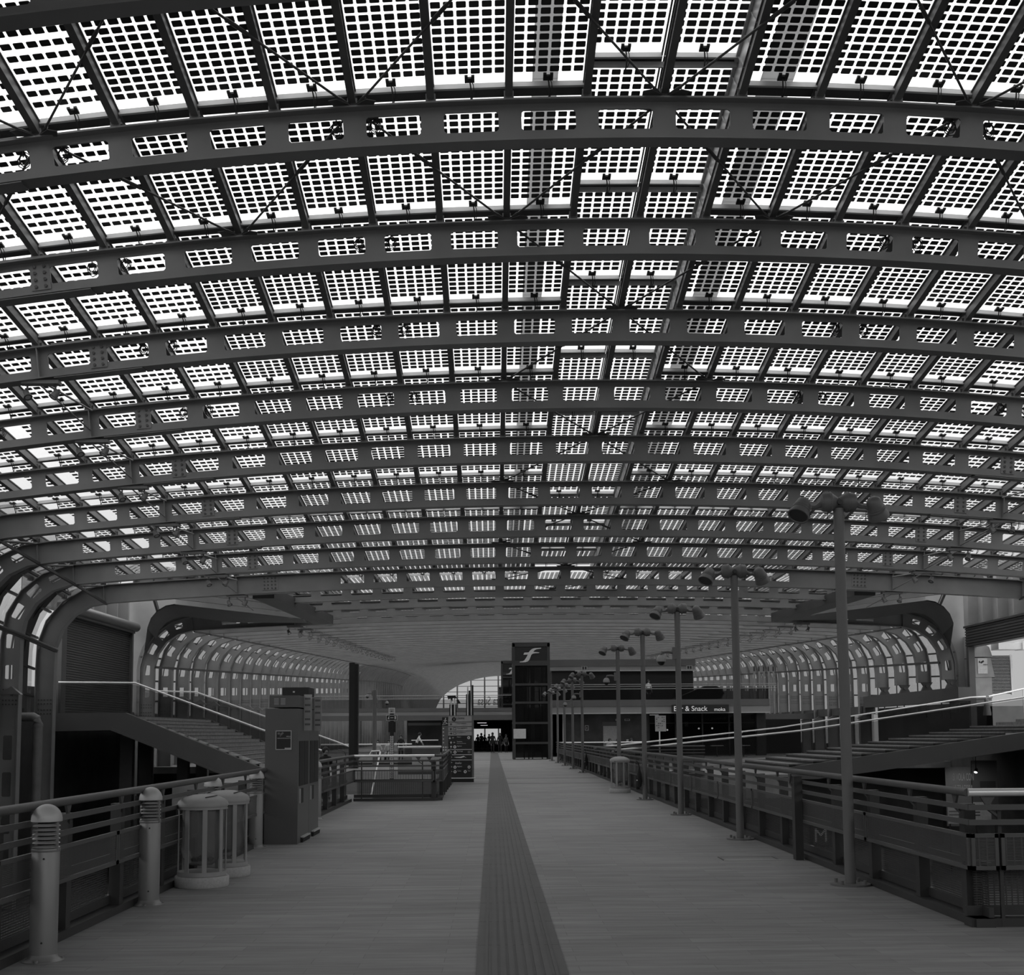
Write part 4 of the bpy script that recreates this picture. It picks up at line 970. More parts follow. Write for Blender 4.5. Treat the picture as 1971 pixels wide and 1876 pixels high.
for c, d in ((420,'u'),(530,'l'),(636,'r')): arrow(sy, tx(418), tz(c), .085, d, 0, 1)
for c in (520, 630): 
    sy.box(tx(475), tx(540), -.003, 0, tz(c+32), tz(c-28), 1); sy.box(tx(485), tx(530), -.005, 0, tz(c+22), tz(c-18), 2)
ring(sy, tx(490), tz(297), .0, .075, 0, 1); sy.box(tx(484), tx(497), -.006, 0, tz(320), tz(275), 2)
arrow(sy, tx(390), tz(742), .085, 'd', 0, 0)
for c in (855, 955, 1082, 1205, 1333, 1437, 1545): arrow(sy, tx(418), tz(c), .085, 'u', 0, 0)
for cx, cz in ((840,738),(508,955),(512,1080),(512,1437),(848,1437),(512,1545),(755,1545)): ring(sy, tx(cx), tz(cz), .02, .052, 0, 0)
sy.box(tx(815), tx(880), -.004, 0, tz(1108), tz(1050), 3)
sy.prism([(tx(480),tz(1195)),(tx(640),tz(1190)),(tx(720),tz(1170)),(tx(790),tz(1215)),(tx(735),tz(1195)),(tx(660),tz(1218)),(tx(540),tz(1212))], -.004, 0, 0)
sy.build('symbols', ['white_paint','print_dark','paper_grey','totem_grey'], t)
def ln(s, cx, cz, h, mt, sx=1.0, sh=0.0): text('lettering', s, h, t, (tx(cx), -.002, tz(cz)), mt, sx=sx, shear=sh)
ln('Uscite', 552, 292, .10, 'print_dark', 1.05)
ln('C.so Matteotti', 560, 408, .055, 'print_dark'); ln('C.so Inghilterra', 565, 518, .055, 'print_dark'); ln('C.so Bolzano', 565, 625, .055, 'print_dark')
ln('M', 445, 758, .075, 'white_paint'); ln('Metro', 560, 732, .055, 'white_paint'); ln('M', 475, 868, .075, 'white_paint'); ln('Stazione', 556, 840, .055, 'white_paint'); ln('Porta Susa Ferrovia', 556, 882, .04, 'white_paint')
ln('Biglietti', 560, 948, .055, 'white_paint'); ln('Parcheggi', 565, 1068, .05, 'white_paint'); ln('italo', 510, 1362, .11, 'white_paint', 1.15, .15)
ln('Biglietti', 565, 1432, .055, 'white_paint'); ln('Toilet', 565, 1538, .055, 'white_paint'); ln('Taxi', 812, 1538, .055, 'white_paint')
t = thing('information_totem', 'second darker totem half hidden behind the direction totem, a walking figure on its top', 'sign', (-1.86, 46.2, 0), 0)
m = MB(); m.box(0,.8,0,.18,.0,1.98,0); m.box(.02,.78,-.01,0,.9,1.95,1); m.box(.02,.78,-.01,0,.1,.85,0); m.build('casing', ['totem_black','totem_grey'], t)
m = MB(); m.box(.02,.45,-.01,.05,1.98,2.26); m.build('top_plate', 'totem_black', t)
m = MB(); m.lathe([(.0,-.004),(.022,0)], 10, 0, (.15,-.012,2.215), 'Y'); m.bar((.14,-.014,2.19),(.13,-.014,2.11),.03,.006,0,(0,1,0)); m.bar((.13,-.014,2.11),(.07,-.014,2.03),.02,.006,0,(0,1,0)); m.bar((.13,-.014,2.11),(.19,-.014,2.03),.02,.006,0,(0,1,0)); m.bar((.14,-.014,2.18),(.20,-.014,2.12),.016,.006,0,(0,1,0)); m.bar((.14,-.014,2.18),(.08,-.014,2.13),.016,.006,0,(0,1,0)); m.bar((.03,-.014,1.99),(.24,-.014,2.03),.014,.006,0,(0,1,0)); m.build('walking_symbol', 'white_paint', t)
m = MB()
for i in range(5): ring(m, .07, 1.85-.13*i, .008, .025, -.012)
for i in range(2):
    for j in range(3): ring(m, .07+.09*j, 1.16-.1*i, .006, .03, -.012)
m.build('symbols', 'white_paint', t)
# ------------------------------------------------------------------ pylon, columns, masts, sign pole
t = thing('dark_pylon', 'tall dark square pylon at the foot of the left staircase', 'pylon', (-6.83, 62, 0), 0)
m = MB(); m.box(-.22,.05,-.2,.25,0,5.2); m.build('shaft', 'black_plastic', t); m = MB(); m.box(.05,.22,-.2,.25,0,5.14)
for i in range(16): m.box(.06,.21,-.21,-.2,.4+i*.29,.58+i*.29)
m.build('side_panel', 'kiosk_dark', t)
t = thing('grey_column', 'plain round grey column right of the dark pylon', 'column', (-6.18, 66, 0), 0)
m = MB(); m.lathe([(.105,.0),(.105,3.98),(.0,3.98)], 18); m.build('shaft', 'lamp_paint', t); m = MB(); m.lathe([(.0,0),(.2,0),(.2,.03),(.0,.03)], 18); m.build('base_plate', 'lamp_paint', t)
def dome_camera(lab, x, y, z, s=-1, reach=.28, proto={}):
    if s in proto: return dup(proto[s], loc=(x,y,z), label=lab)
    t = thing('dome_camera', lab, 'security camera', (x,y,z), 0, 'dome cameras on posts'); proto[s] = t
    m = MB(); m.tube([(0,0,.14),(s*reach*.5,0,.17),(s*reach*.93,0,.16),(s*reach,0,.10)], .028, 8); m.box(-.05,.05,-.05,.05,.02,.26); m.build('arm', 'lamp_paint', t)
    m = MB(); m.lathe([(.0,.10),(.05,.10),(.085,.06),(.10,.0),(.095,-.03),(.0,-.03)], 18, 0, (s*reach,0,0)); m.build('housing', 'bin_paint', t)
    m = MB(); m.lathe([(.075,-.03),(.065,-.07),(.035,-.10),(.0,-.108)], 16, 0, (s*reach,0,0)); m.build('dome', 'black_plastic', t)
    return t
for lab, x, y, z in (('dome camera on the third lamp post from the front', 3.69, 25.0, 3.08), ('dome camera on the fifth lamp post, behind the far waste bin', 3.64, 36.5, 3.14), ('dome camera on the first lamp post of the far cluster', 3.72, 52.3, 3.12), ('dome camera on the second lamp post of the far cluster', 3.70, 58.2, 2.98)): dome_camera(lab, x, y, z)
dome_camera('dome camera on the left side of the plain grey column', -6.28, 66, 3.66, -1, .28); dome_camera('dome camera on the right side of the plain grey column', -6.08, 66, 3.30, 1, .55)
for k, (xa, zt, lab) in enumerate(((-1.87, 3.42, 'twin white tube mast with a black flag board behind the direction totem'), (-1.07, 3.9, 'taller twin white tube mast with a black pole behind the direction totem'))):
    t = thing('tube_mast', lab, 'mast', (xa, 60, 0), 0, 'twin tube masts')
    for s in (-1, 1):
        m = MB(); m.tube([(s*.085,0,0),(s*.085,0,zt)], .032, 10); m.build('tube', 'white_paint', t)
    m = MB(); m.box(-.17,.17,.05,.14,0,zt-.35); m.build('backing', 'black_plastic', t)
    m = MB()
    if k == 0: m.prism([(-.27,3.47),(.12,3.49),(.22,3.34),(.0,3.36),(-.02,3.2),(-.12,3.34),(-.22,3.30)], -.06, -.04); m.prism([(.16,3.27),(.27,3.30),(.38,3.12),(.27,3.10)], -.06, -.04); 
    else: m.box(.11,.19,-.06,.0,2.3,3.98); m.box(-.04,.04,-.06,-.04,3.2,3.72)
    m.build('flag_board', 'black_plastic', t)
t = thing('sign_pole', 'slim banded pole with two pictogram plates above the railing box', 'sign', (-3.61, 45.2, 0), 0)
m = MB(); m.box(-.075,.075,0,.04,0,1.62,0)
for i in range(19): m.box(-.06,-.012,-.006,0,.1+i*.08,.15+i*.08,1); m.box(.012,.06,-.006,0,.1+i*.08,.15+i*.08,1); m.box(-.06,.06,-.006,0,.08+i*.08,.1+i*.08,1)
m.build('banded_pole', ['black_plastic','paper'], t)
m = MB(); m.box(-.07,.07,0,.05,1.62,2.45); m.box(-.13,.13,.02,.08,1.72,2.1); m.build('upper_post', 'black_plastic', t)
m = MB(); m.box(-.115,.115,-.03,.0,2.40,2.60,0); m.box(-.085,.085,-.034,-.03,2.43,2.57,1); m.prism([(-.05,2.46),(.05,2.54),(.0,2.5),(.03,2.46)], -.038, -.034, 2); m.build('upper_plate', ['white_paint','paper_grey','print_dark'], t)
m = MB(); m.box(-.2,.2,-.03,0,2.14,2.34,0); m.box(-.185,.185,-.034,-.03,2.155,2.325,1); m.prism([(-.15,2.19),(-.11,2.29),(-.08,2.29),(-.10,2.24),(-.08,2.19),(-.11,2.2)], -.038, -.034, 0); m.box(-.05,.06,-.038,-.034,2.23,2.25,0); m.box(.1,.15,-.038,-.034,2.19,2.30,0); m.build('lower_plate', ['white_paint','print_dark'], t)
# ------------------------------------------------------------------ lift towers
def fmark(t, x0, z0, k, y):
    P = [(1125,345),(1115,365),(990,385),(930,410),(880,465),(1065,480),(1060,500),(930,508),(860,520),(820,560),(790,640),(760,710),(710,755),(640,775),(470,778),(480,755),(560,745),(610,720),(660,650),(720,545),(585,548),(615,485),(745,478),(800,410),(860,370),(930,350)]
    m = MB(); m.prism([(x0+(a-250)*k, z0-(b-205)*k) for a, b in P], y-.05, y); return m.build('logo_mark', 'paper', t)
def lift(lab, x, y, w, d, z0, zt, mids, logo=1.0):
    t = thing('lift_tower', lab, 'lift', (x, y, z0), 0, 'glass lift towers'); h = zt-z0
    m = MB(); c = .17
    for (a, b) in ((0,0),(w-c,0),(0,d-c),(w-c,d-c)): m.box(a,a+c,b,b+c,0,h)
    m.box(0,w,0,c,h-.22,h); m.box(0,w,d-c,d,h-.22,h); m.box(0,c,c,d-c,h-.22,h); m.box(w-c,w,c,d-c,h-.22,h); m.box(0,w,0,d,h,h+.06)
    for q in mids: m.box(c,w-c,0,.1,q-z0-.07,q-z0+.07); m.box(0,.1,c,d-c,q-z0-.07,q-z0+.07); m.box(w-.1,w,c,d-c,q-z0-.07,q-z0+.07); m.box(c,w-c,d-.1,d,q-z0-.07,q-z0+.07)
    m.build('steel_frame', 'lift_frame', t)
    m = MB(); m.box(c,w-c,.04,.055,.1,h-1.25); m.box(c,w-c,d-.055,d-.04,.1,h-1.25); m.box(.04,.055,c,d-c,.1,h-.2); m.box(w-.055,w-.04,c,d-c,.1,h-.2); m.build('glass_panel', 'lift_glass', t)
    m = MB(); m.box(c,w-c,.05,.09,h-1.12,h-.22); m.build('sign_panel', 'totem_black', t)
    m = MB(); m.box(c,w-c,.02,.07,h-1.38,h-1.12); m.build('transom', 'lift_frame', t)
    m = MB()
    for q in (.3,.42,.52,.78): m.box(w*q,w*q+.07,d*.5,d*.5+.07,0,h-1.3)
    m.box(w*.5,w*.6,d*.35,d*.6,.2,h-1.5); m.build('guide_rails', 'dark_column', t)
    fmark(t, 0, h, .002146*w/2.43, .05)
    return t
L1 = lift('near lift tower with the big pale letter mark on top', 1.34, 80.5, 2.43, 2.4, 0, 7.47, (6.1, 4.81, 3.64, 2.33, 1.05))
m = MB(); m.box(.0,.80,-.05,-.01,1.34,1.96); tag(m.build('notice_board', 'paper', None, (1.38, 80.45, 0)), 'blank pale notice board fixed to the near lift tower', 'notice board')
for sd, zz in ((2.5, 7.2), (2.48, 6.3)):
    pass
lift('second lift tower, mostly hidden behind the near one', .95, 125, 2.6, 2.6, 4.02, 8.9, (7.3, 5.6, 4.6))
lift('third and farthest lift tower on the upper deck', .95, 165, 2.7, 2.7, 4.02, 7.8, (6.1, 5.2))
# ------------------------------------------------------------------ upper deck across the hall
m = MB(); m.box(-18.6, 4.0, 115.3, 121, 3.1, 4.02, 0); m.box(-8.0, 4.0, 121, 330, 3.1, 4.02, 0); m.box(-18.6, 4.0, 115.0, 115.3, 3.74, 4.06, 0); m.box(-18.6, 4.0, 115.05, 115.3, 3.40, 3.74, 1); m.box(4.0, 24.6, 118, 330, 3.1, 4.02, 0)
for k in range(5): m.box(-4.7, 2.2, 140+k*38, 141+k*38, 2.95, 3.1, 1)
m.box(-18.6, 4.0, 115.0, 115.3, 2.93, 3.40, 0)
struct(m, 'floor_upper', ['slab_dark','slab_light'], 'upper deck bridging the hall')
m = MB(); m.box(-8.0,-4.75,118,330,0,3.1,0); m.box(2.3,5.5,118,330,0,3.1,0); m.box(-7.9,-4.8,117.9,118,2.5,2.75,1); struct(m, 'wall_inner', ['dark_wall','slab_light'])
t = thing('glass_balustrade', 'pale twin-rail balustrade along the upper deck left of the far arch window', 'balustrade', (0,115.2,0), 0, 'glass balustrades')
m = MB(); m.tube([(-18.4,0,5.2),(-4.9,0,5.2)], .05, 6); m.tube([(-18.4,0,4.92),(-4.9,0,4.92)], .04, 6); m.tube([(-4.9,0,5.2),(1.8,0,5.2)], .03, 6); m.build('handrail', 'bin_paint', t)
m = MB(); m.box(-18.4,1.8,-.01,.01,4.06,4.85); m.build('glass_panel', 'balustrade_glass', t)
# mezzanine with the bar
m = MB(); m.box(4.2, 19.6, 88.0, 116, 3.03, 3.95, 0); m.box(4.2, 19.6, 87.9, 88.0, 3.52, 3.98, 1); m.box(4.2, 19.6, 87.95, 88.0, 3.06, 3.52, 2); m.box(4.2, 19.6, 87.85, 88.0, 3.0, 3.07, 3)
struct(m, 'floor_mezzanine', ['slab_dark','slab_dark','slab_light','frame_aluminium'], 'mezzanine slab over the bar')
m = MB(); m.box(5.2, 11.2, 89.5, 90, 0, 3.03); m.box(18.95, 19.6, 89.3, 90, 0, 3.03); struct(m, 'wall_stone', 'stone_wall')
m = MB(); m.box(4.0, 24, 97, 97.3, 0, 3.03); m.box(4.0, 4.2, 89.5, 97, 0, 3.03); struct(m, 'wall_shop', 'cloth_dark')
m = MB(); m.box(11.2, 18.95, 89.6, 89.62, 0.05, 3.03); struct(m, 'window_5', 'shop_glass')
m = MB()
for i in range(5): m.box(11.25+i*1.92-.05, 11.25+i*1.92+.05, 89.5, 89.7, 0, 3.03)
m.box(11.2,18.95,89.5,89.6,2.3,2.36); struct(m, 'trim_20', 'black_plastic')
m = MB(); m.box(5.05,5.18,89.4,89.6,0,3.03); struct(m, 'trim_21', 'paper')
t = thing('door_leaf', 'plain pale door in the dark stone wall', 'door', (7.95, 89.44, 0), 0); m = MB(); m.box(0,1.05,0,.05,.02,2.16); m.build('leaf', 'paper_grey', t); m = MB(); m.lathe([(.05,-.06),(.05,0)], 8, 0, (.08,0,1.05), 'Y'); m.build('handle', 'print_dark', t); m = MB(); m.box(-.08,1.13,.03,.06,2.16,2.45); m.build('transom', 'slab_dark', t)
for k, (x, z, w, h, lab) in enumerate(((6.65,1.85,.26,.36,'small framed pictogram plate on the dark stone wall'), (8.85,2.52,.24,.14,'left of two small framed plates above the pale door'), (9.5,2.52,.38,.14,'right of two small framed plates above the pale door'), (9.6,1.0,.16,.2,'tiny pale plate low on the stone wall right of the pale door'))):
    t = thing('wall_plate', lab, 'sign', (x, 89.46, z), 0, 'plates on the stone wall')
    m = MB(); m.box(0,w,0,.03,0,h); m.build('border', 'paper', t)
    if k < 3:
        m = MB(); m.box(.04,w-.04,-.01,0,.035,h-.035); m.build('face', 'print_dark', t)
    if k == 0: m = MB(); m.box(.11,.15,-.014,-.01,.1,.26); m.build('symbol', 'paper', t)
t = thing('shop_sign', 'black illuminated bar sign with white letters on the mezzanine edge', 'sign', (12.66, 87.78, 3.06), 0)
m = MB(); m.box(0,4.03,0,.1,0,.54); m.build('board', 'print_dark', t)
text('lettering', 'Bar & Snack', .50, t, (.12,-.005,.10), 'lit_letters', sx=.98); text('lettering', 'moka', .36, t, (2.98,-.005,.09), 'lit_letters', sx=1.0)
for k, (x, z) in enumerate(((14.0,2.26),(17.05,2.26))):
    t = thing('hanging_card', 'small pale card hanging in the bar window, %s' % ('left one','right one')[k], 'card', (x, 89.9, z), 0, 'cards in the bar window'); m = MB(); m.box(-.13,.13,-.01,.01,-.18,.18); m.build('card', 'paper_grey', t); m = MB(); m.tube([(0,0,.18),(0,0,.78)], .008, 5); m.build('cord', 'print_dark', t)
for k, (x, z) in enumerate(((12.9,1.85),(13.05,1.76),(15.4,1.85),(16.4,1.86),(18.6,1.55))):
    t = thing('pendant_lamp', 'tiny lit lamp inside the dark bar, %s from the left' % nth(k+1), 'lamp', (x, 93, z+.1), 0, 'lit lamps inside the bar'); m = MB(); m.lathe([(.0,.07),(.06,.03),(.07,-.03),(.0,-.07)], 10); m.build('bulb', 'lit_small', t); m = MB(); m.tube([(0,0,.06),(0,0,3.03-z-.1)], .01, 5); m.build('cord', 'print_dark', t)
for k, x in enumerate((13.6, 15.2, 17.0)):
    t = thing('cafe_table', 'small pale cafe table in front of the bar, %s of three' % ('left','middle','right')[k], 'table', (x, 84.5, 0), 0, 'cafe tables in front of the bar')
    m = MB(); m.lathe([(.0,.74),(.45,.74),(.45,.77),(.0,.77)], 18); m.build('tabletop', 'paper', t); m = MB(); m.lathe([(.04,.02),(.04,.74)], 10); m.build('stem', 'rail_dark', t); m = MB(); m.lathe([(.0,0),(.25,0),(.25,.02),(.0,.02)], 16); m.build('base', 'rail_dark', t)
t = thing('glass_balustrade', 'glass balustrade with three pale rails along the mezzanine edge', 'balustrade', (0,88.2,3.95), 0, 'glass balustrades')
m = MB()
for z in (1.12, .98, .80): m.tube([(4.2,0,z),(20.2,0,z)], .03, 6)
m.build('handrail', 'bin_paint', t); m = MB(); m.box(4.2,19.6,-.01,.01,.0,.86); m.build('glass_panel', 'shop_glass', t)
t = thing('escalator', 'dark escalator end with a rounded handrail newel behind the mezzanine glass', 'escalator', (16.0, 90.5, 3.95), 0)
m = MB(); m.prism([(-3.2,0),(.2,0),(.55,.15),(.75,.5),(.55,.85),(.2,1.0),(-.6,1.0),(-3.2,-.0)], -.5, .5); m.build('balustrade_side', 'kiosk_dark', t)
m = MB(); m.tube([(-3.0,-.52,.05),(-.6,-.52,1.03),(.2,-.52,1.03),(.58,-.52,.88),(.79,-.52,.5),(.58,-.52,.13),(.2,-.52,.03)], .04, 8); m.build('handrail', 'rail_paint', t)
t = thing('lounge_kiosk', 'long dark glazed kiosk with a pale fascia on the mezzanine deck', 'kiosk building', (0,97,3.95), 0)
m = MB(); m.box(4.7,15.75,.3,12,0,2.6); m.build('glazed_front', 'black_plastic', t)
m = MB(); m.box(4.4,15.9,0,12.2,2.9,3.42,0); m.box(4.4,15.85,.05,12.1,2.56,2.9,1); m.box(6.5,15.95,-.1,.3,2.5,2.58,2); m.build('fascia', ['slab_dark','slab_light','frame_aluminium'], t)
for x in (7.0, 15.2):
    m = MB(); m.box(x,x+.45,-.03,.05,2.62,2.9,0); m.box(x+.06,x+.2,-.04,-.03,2.65,2.87,1); m.box(x+.25,x+.39,-.04,-.03,2.65,2.87,1); m.build('vent', ['paper_grey','print_dark'], t)
for k in range(5):
    t = thing('vertical_fin', 'pale vertical fin at the right end of the mezzanine, %s from the left' % nth(k+1), 'fin', (19.75+.36*k, 93.5, 3.0), 0, 'pale fins right of the mezzanine'); m = MB(); m.box(-.06,.06,-.1,.1,0,3.2-.15*k*0); m.build('fin', 'bin_paint', t); m = MB(); m.lathe([(.05,3.2),(.05,3.55),(.0,3.6)], 8); m.build('cap', 'rail_dark', t)
m = MB(); m.box(19.6, 24.2, 92.5, 94.5, 2.6, 3.0); struct(m, 'floor_ledge', 'slab_dark')
t = thing('poster_stand', 'freestanding poster board on a white pole in front of the bar', 'sign', (9.45, 70, 0), 0)
m = MB(); m.box(-.3,.3,0,.06,1.72,2.6,0)
rr = random.Random(5)
for i in range(7):
    for j in range(5): 
        if rr.random() < .6: m.box(-.26+j*.105,-.26+j*.105+.08,-.006,0,1.78+i*.115,1.78+i*.115+rr.uniform(.03,.09),1)
m.build('poster_board', ['paper_grey','dark_column'], t)
m = MB(); m.box(-.10,-.03,0,.05,0,1.72); m.build('pole', 'white_paint', t); m = MB(); m.box(-.3,.2,-.2,.3,0,.04); m.build('foot', 'rail_dark', t)
# far arch window with mirrored station lettering
m = MB()
for k in range(-5, 6):
    x = 2.0+4.15*k; h = 7.3+12.2*sqrt(max(0, 1-((x-X0)/20.5)**2)); m.box(x-.22,x+.22,378.8,379.3,0,h)
for z in (9.5, 11.0, 12.8, 14.5, 16.2, 18.0):
    w = 20.5*sqrt(max(0, 1-(max(0,z-7.3)/12.2)**2)); m.box(X0-w,X0+w,378.9,379.1,z-.09,z+.09)
struct(m, 'trim_30', 'arch_paint_dark', 'mullions of the far arch window')
m = MB()
for i in range(30):
    a0, a1 = pi*i/30, pi*(i+1)/30; m.add([(X0,379.2,0),(X0+20.5*cos(a0),379.2,7.3+12.2*sin(a0)),(X0+20.5*cos(a1),379.2,7.3+12.2*sin(a1))], [(0,1,2)])
m.add([(X0-20.5,379.2,0),(X0+20.5,379.2,0),(X0+20.5,379.2,7.3),(X0-20.5,379.2,7.3)], [(0,1,2,3)])
struct(m, 'window_3', 'roof_glass')
t = thing('station_lettering', 'station name letters seen mirrored from behind in the far arch window', 'lettering', (-5.8, 379.6, 10.5), 0)
o = text('letters', 'Porta Susa', 3.7, t, (11.2,0,0), 'arch_paint', sx=-.62, ext=.1)
m = MB(); m.box(0,11.5,-.1,.1,-.5,-.35); m.build('support_rail', 'arch_paint', t)
# lower level posters and spotlight under the right stairs
t = thing('advert_poster', 'grey advert poster with tall pale lettering under the right staircase', 'poster', (20.3, 56.0, -2.6), 0)
m = MB(); m.box(0,1.15,0,.06,0,2.62,0); m.box(.05,1.1,-.006,0,.10,.95,1)
for i in range(3): m.box(.1,.95,-.01,0,.32+i*.15,.38+i*.15,2)
m.build('board', ['totem_grey','paper_grey','totem_grey'], t)
text('lettering', 'SI VOLA CON', .46, t, (.32,-.01,2.02), 'paper_grey', sx=.34); text('lettering', 'ULTRAFIBRA', .50, t, (.32,-.01,1.48), 'paper_grey', sx=.32)
t = thing('advert_poster', 'right half of the advert poster pair, dark lettering on grey', 'poster', (21.5, 56.0, -2.6), 0)
m = MB(); m.box(0,1.15,0,.06,.1,2.9,0); m.box(.0,.8,-.006,0,.2,1.05,1); m.box(.35,1.05,-.01,0,1.7,1.98,2)
for i in range(4): m.box(.03,.3,-.01,0,.45+i*.13,.50+i*.13,2)
m.build('board', ['stair_paint','paper_grey','rail_dark'], t); text('lettering', 'FAST)', .3, t, (.38,-.012,.72), 'print_dark', sx=.7)
for o in [o for o in COL.objects if o.name.startswith('advert_poster')]:
    m = MB(); m.box(.1,.16,0,.06,-2.0,0.1); m.box(.95,1.01,0,.06,-2.0,.1); m.build('stand', 'rail_dark', o)
t = thing('spotlight', 'lit spotlight hanging under the right staircase soffit', 'spotlight', (21.0, 54.2, -.1), 0)
m = MB(); m.lathe([(.0,.12),(.06,.1),(.08,-.08),(.0,-.07)], 14); m.xf(Matrix.Rotation(.5,4,'Y') @ Matrix.Rotation(-.5,4,'X')); m.build('head', 'rail_dark', t)
m = MB(); m.lathe([(.0,-.082),(.07,-.083),(.0,-.09)], 14); m.xf(Matrix.Rotation(.5,4,'Y') @ Matrix.Rotation(-.5,4,'X')); m.build('lens', 'lit_lamp', t); m = MB(); m.tube([(0,0,.1),(0,0,.75)], .02, 6); m.build('stem', 'rail_dark', t)
# floor hatch
t = thing('floor_hatch', 'shallow metal-edged access hatch in the floor left of the nearest lamp post', 'floor hatch', (0,0,0), 0)
m = MB(); m.box(2.97,3.64,16.04,16.46,0,.004); m.build('cover', 'floor_planks', t); m = MB(); m.box(2.94,3.67,16.0,16.04,0,.012); m.box(2.94,3.67,16.46,16.50,0,.006,1); m.box(2.94,2.97,16.04,16.46,0,.010,1); m.box(3.64,3.67,16.04,16.46,0,.010,1); m.build('edge_frame', ['frame_aluminium','rail_paint'], t)
# bags tied to posts
for lab, x, y, z, h in (('black bag hanging on the first lamp post of the far cluster', 3.92, 52.2, .28, .55), ('black bag tied to the fourth lamp post, right of the far waste bin', 3.60, 30.7, .30, .5)):
    t = thing('hanging_bag', lab, 'bag', (x,y,z), 0, 'black bags on lamp posts')
    m = MB(); m.lathe([(.0,0),(.05,.03),(.075,.15),(.06,.32),(.03,h*.85),(.015,h)], 12); m.build('bag_body', 'cloth_dark', t); m = MB(); m.tube([(0,0,h),(-.03,0,h+.12),(-.08,.0,h+.15)], .012, 6); m.build('strap', 'cloth_dark', t); m = MB(); m.lathe([(.0,-.02),(.022,0),(.0,.02)], 8, 0, (-.07,-.09,.18)); m.build('buckle', 'paper', t)
# ------------------------------------------------------------------ people
def person(lab, x, y, z=0.0, rz=0.0, h=1.7, top='cloth_dark', legs='cloth_dark', pose='stand', hairm='hair', grp=None):
    k = h/1.75; V = []; E = []; R = []
    def v(p, r, link=None):
        V.append(Vector(p)*k); R.append(r*k); i = len(V)-1
        if link is not None: E.append((link, i))
        return i
    bend = {'stand':0, 'walk':.05, 'bend':.45, 'sit':.1}[pose]
    hip = .93 if pose != 'sit' else .48
    pel = v((0,0,hip), .135)
    def sp(d): return (0, -sin(bend)*d, hip+cos(bend)*d)
    w = v(sp(.18), .125, pel); ch = v(sp(.38), .155, w); nk = v(sp(.53), .06, ch)
    hb = bend*.6
    n0 = Vector(sp(.53)); hd = n0+Vector((0,-sin(hb)*.11-.01,cos(hb)*.11)); h1 = v(hd, .085, nk); h2 = v(hd+Vector((0,-sin(hb)*.08,cos(hb)*.08)), .10, h1); h3 = v(hd+Vector((0,-sin(hb)*.15,cos(hb)*.15)), .075, h2)
    v(hd+Vector((0,-.105,.045)), .02, h2)
    hands = []
    for s in (-1, 1):
        S = Vector(sp(.47)); sh = v((s*.17, S.y, S.z), .062, ch)
        sw = (.10*s if pose == 'walk' else .0)
        if pose in ('bend',): el = (s*.24, S.y-.14, S.z-.24); ha = (s*.22, S.y-.26, S.z-.46)
        elif pose == 'sit': el = (s*.25, S.y-.10, S.z-.26); ha = (s*.16, S.y-.34, S.z-.30)
        else: el = (s*.25, S.y+.03+sw, S.z-.28); ha = (s*.25, S.y-.06+sw*1.5, S.z-.53)
        e = v(el, .045, sh); wr = v(ha, .034, e); d = (Vector(ha)-Vector(el)).normalized(); pm = v(Vector(ha)+d*.07, .036, wr); hands += [wr, pm]
        for q in range(4): f = v(Vector(ha)+d*(.125-.012*abs(q-1.3))+Vector((0,(q-1.5)*.021,0)), .0095, pm); f2 = v(Vector(ha)+d*(.165-.014*abs(q-1.3))+Vector((-s*.012,(q-1.5)*.021-.004,0)), .008, f); hands += [f, f2]
        hands.append(v(Vector(ha)+d*.07+Vector((-s*.02,-.045,0)), .011, wr))
        st = (.16*s if pose == 'walk' else 0)
        if pose == 'sit': kn = (s*.11,-.42,hip+.02); an = (s*.11,-.42,.08); to = (s*.12,-.58,.03)
        else: kn = (s*.10,-.03-st*.6,.50); an = (s*.10,.02-st,.085); to = (s*.11,-.13-st,.03)
        th = v((s*.09,0,hip-.08), .095, pel); kk = v(kn, .058, th); a = v(an, .042, kk); v(to, .036, a)
    me = bpy.data.meshes.new('body'); me.from_pydata([tuple(p) for p in V], E, []); o = bpy.data.objects.new('tmp', me); COL.objects.link(o)
    md = o.modifiers.new('s','SKIN'); o.modifiers.new('u','SUBSURF').levels = 1; md.use_smooth_shade = True
    for i, sv in enumerate(me.skin_vertices[0].data): sv.radius = (R[i], R[i]*(.78 if i in (0,1,2) else 1)); sv.use_root = (i == 0)
    dg = bpy.context.evaluated_depsgraph_get(); b = bpy.data.meshes.new_from_object(o.evaluated_get(dg)); bpy.data.objects.remove(o)
    b.name = 'body'; b.materials.clear()
    for mn in (top, legs, 'skin', 'print_dark'): b.materials.append(MATS[mn])
    hz = n0*k
    for p in b.polygons:
        c = p.center; i = min(range(len(V)), key=lambda q: (V[q]-c).length_squared)
        if i in (h1,h2,h3) or i == 7 or i in hands: p.material_index = 2
        elif i == 0 or i > 8 and V[i].z < hip*k-.05 and i not in hands and abs(V[i].x) < .16*k and not (pose in ('bend','sit') and V[i].z > hip*k): p.material_index = 1
        else: p.material_index = 0
        if V[i].z < .06*k and pose != 'x': p.material_index = 3
    t = thing('person', lab, 'person', (x,y,z), rz, grp)
    bo = bpy.data.objects.new('body', b); COL.objects.link(bo); bo.parent = t
    m = MB(); hc = (hd+Vector((0,.012,.085-.0)))*k
    m.lathe([(.0,.125),(.06,.108),(.098,.06),(.112,.0),(.105,-.06),(.07,-.10)], 14); m.xf(Matrix.Translation(hc) @ Matrix.Rotation(.35+hb, 4, 'X') @ Matrix.Scale(k,4)); m.build('hair', hairm, t)
    m = MB(); f = hd*k+Vector((0,-.098*k,.07*k))
    for s in (-1, 1): m.lathe([(.0,-.008),(.011,0),(.0,.008)], 6, 0, tuple(f+Vector((s*.032*k,.004,0))), 'Y')
